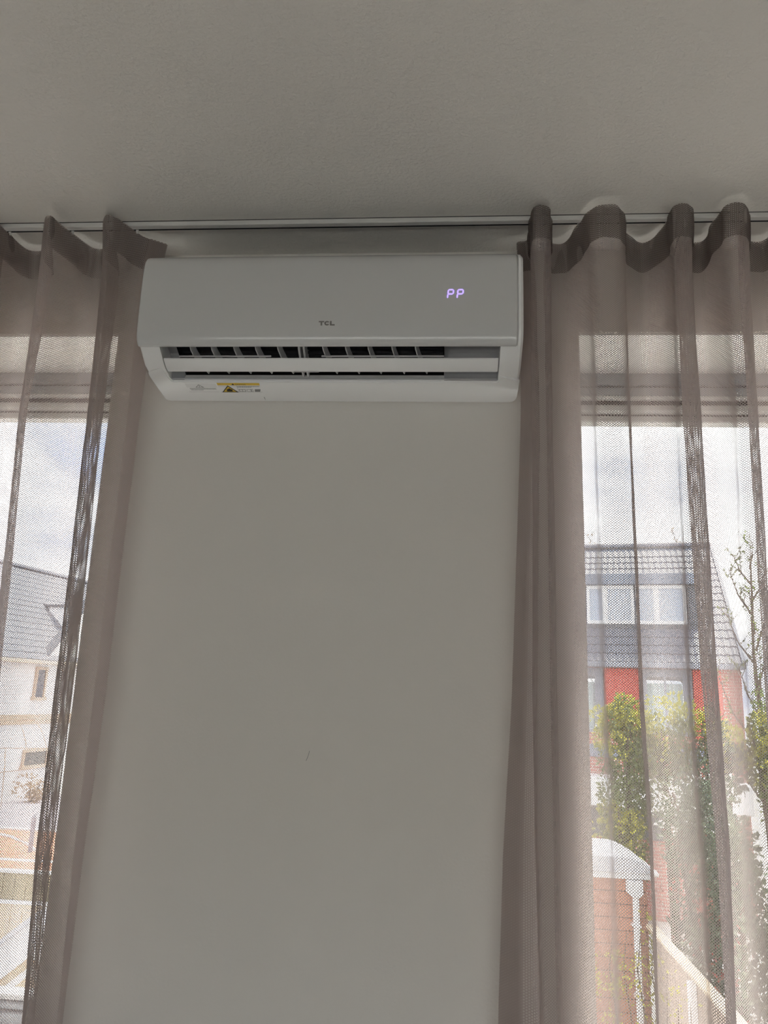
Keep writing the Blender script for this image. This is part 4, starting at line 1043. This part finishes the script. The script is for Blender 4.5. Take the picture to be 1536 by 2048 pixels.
# ---------------------------------------------------------------- garden fence running from the shed towards the viewer
fn = thing('garden_fence', 'wooden board fence with pale top rail running towards the viewer', 'fence', (2.46, 6.4, GZ))
zt2 = hz(-2.53)
MB().box((-0.06, -3.0, zt2), (0.06, 3.75, zt2 + 0.035), 0.004).build('top_rail', M_FCAP, fn)
bme = MB().box((-0.012, 0, 0.05), (0.012, 0.138, zt2), 0.003).mesh('fence_board', M_FENCE)
for k in range(45): inst('fence_board', bme, fn, (0.002*((k*5) % 3), -2.98 + k*0.148, 0))
for y in (-2.2, 0.0, 2.02): MB().box((-0.09, y, 0), (-0.015, y + 0.075, zt2 - 0.03), 0.006).build('post', M_WHITE, fn)
cp = thing('climbing_plant', 'sparse yellow green climber scattered over the garden fence', 'plant', (2.36, 8.6, GZ))
lf = MB()
for k in range(170):
    y = rnd.gauss(0.25, 0.40); z = rnd.uniform(0.2, 1.72)
    lf.leaf(Vector((rnd.uniform(-0.06, 0.03), y, z)), Vector((-0.5, rnd.gauss(0, 1), rnd.gauss(0, 1))), 0.03, 0.055, Vector((-1, 0, 0.6)))
lf.build('foliage', M_LYEL, cp, kind='stuff')
for k in range(3): MB().tube([(0.0, -0.3 + 0.4*k, 0), (-0.02, -0.2 + 0.4*k, 0.8), (0.0, -0.25 + 0.4*k, 1.6)], [0.010, 0.008, 0.003], 5).build('stem', M_BARK, cp)

# ---------------------------------------------------------------- fence below the left window
fl = thing('board_fence', 'olive and tan board fence with white rails, below left window', 'fence', (-7.0, 10.9, GZ))
zA, zB, zC = hz(-2.50), hz(-2.84), hz(-2.885)
MB().box((-3.0, -0.05, zA), (2.9, 0.05, zA + 0.035), 0.004).build('top_rail', M_KERB, fl)
MB().box((-3.0, -0.04, zC), (2.9, 0.04, zB), 0.004).build('middle_rail', M_WHITE, fl)
ume = MB().box((0, -0.012, zB), (0.157, 0.012, zA), 0.003).mesh('upper_board', M_OLIVE)
lme = MB().box((0, -0.014, 0.03), (0.157, 0.014, zC), 0.003).mesh('lower_board', M_FCAP)
for k in range(36):
    x = -2.98 + k*0.1625
    inst('upper_board', ume, fl, (x, 0.002*((k*5) % 3), 0)); inst('lower_board', lme, fl, (x, 0.002*((k*3) % 4), 0))
for x in (-1.2, 0.9, 2.82): MB().box((x, 0.015, 0), (x + 0.08, 0.095, zA), 0.006).build('post', M_FENCE, fl)

# ---------------------------------------------------------------- little gabled annex below the left window
ax = thing('gabled_annex', 'small white gabled annex with pale roof edges, below the left window', 'annex', (-2.47, 5.0, GZ))
AP = hz(-1.36)                   # apex
dx = 1.7; drop = dx*0.80
def band(z_off, th_, y0, y1):
    return [(0, AP - z_off), (dx, AP - z_off - drop), (dx, AP - z_off - th_ - drop), (0, AP - z_off - th_), (-dx, AP - z_off - th_ - drop), (-dx, AP - z_off - drop)]
o = MB(); o.prism(band(0.0, 0.035, 0, 0), 1, -0.04, 2.0); o = o.build('roof_sheet', M_ZINC, ax); fix_normals(o)
o = MB(); o.prism(band(0.036, 0.205, 0, 0), 1, -0.02, 0.02); o = o.build('bargeboard', M_WHITE, ax); fix_normals(o)
o = MB(); o.prism([(0, AP - 0.22), (dx - 0.1, AP - 0.22 - drop + 0.08), (dx - 0.1, 0.0), (-dx + 0.1, 0.0), (-dx + 0.1, AP - 0.22 - drop + 0.08)], 1, 0.03, 1.95); o = o.build('gable_wall', M_FCAP, ax); fix_normals(o)
o = MB(); o.prism(band(0.30, 0.05, 0, 0), 1, 0.0, 0.03); o = o.build('inner_trim', M_KERB, ax); fix_normals(o)
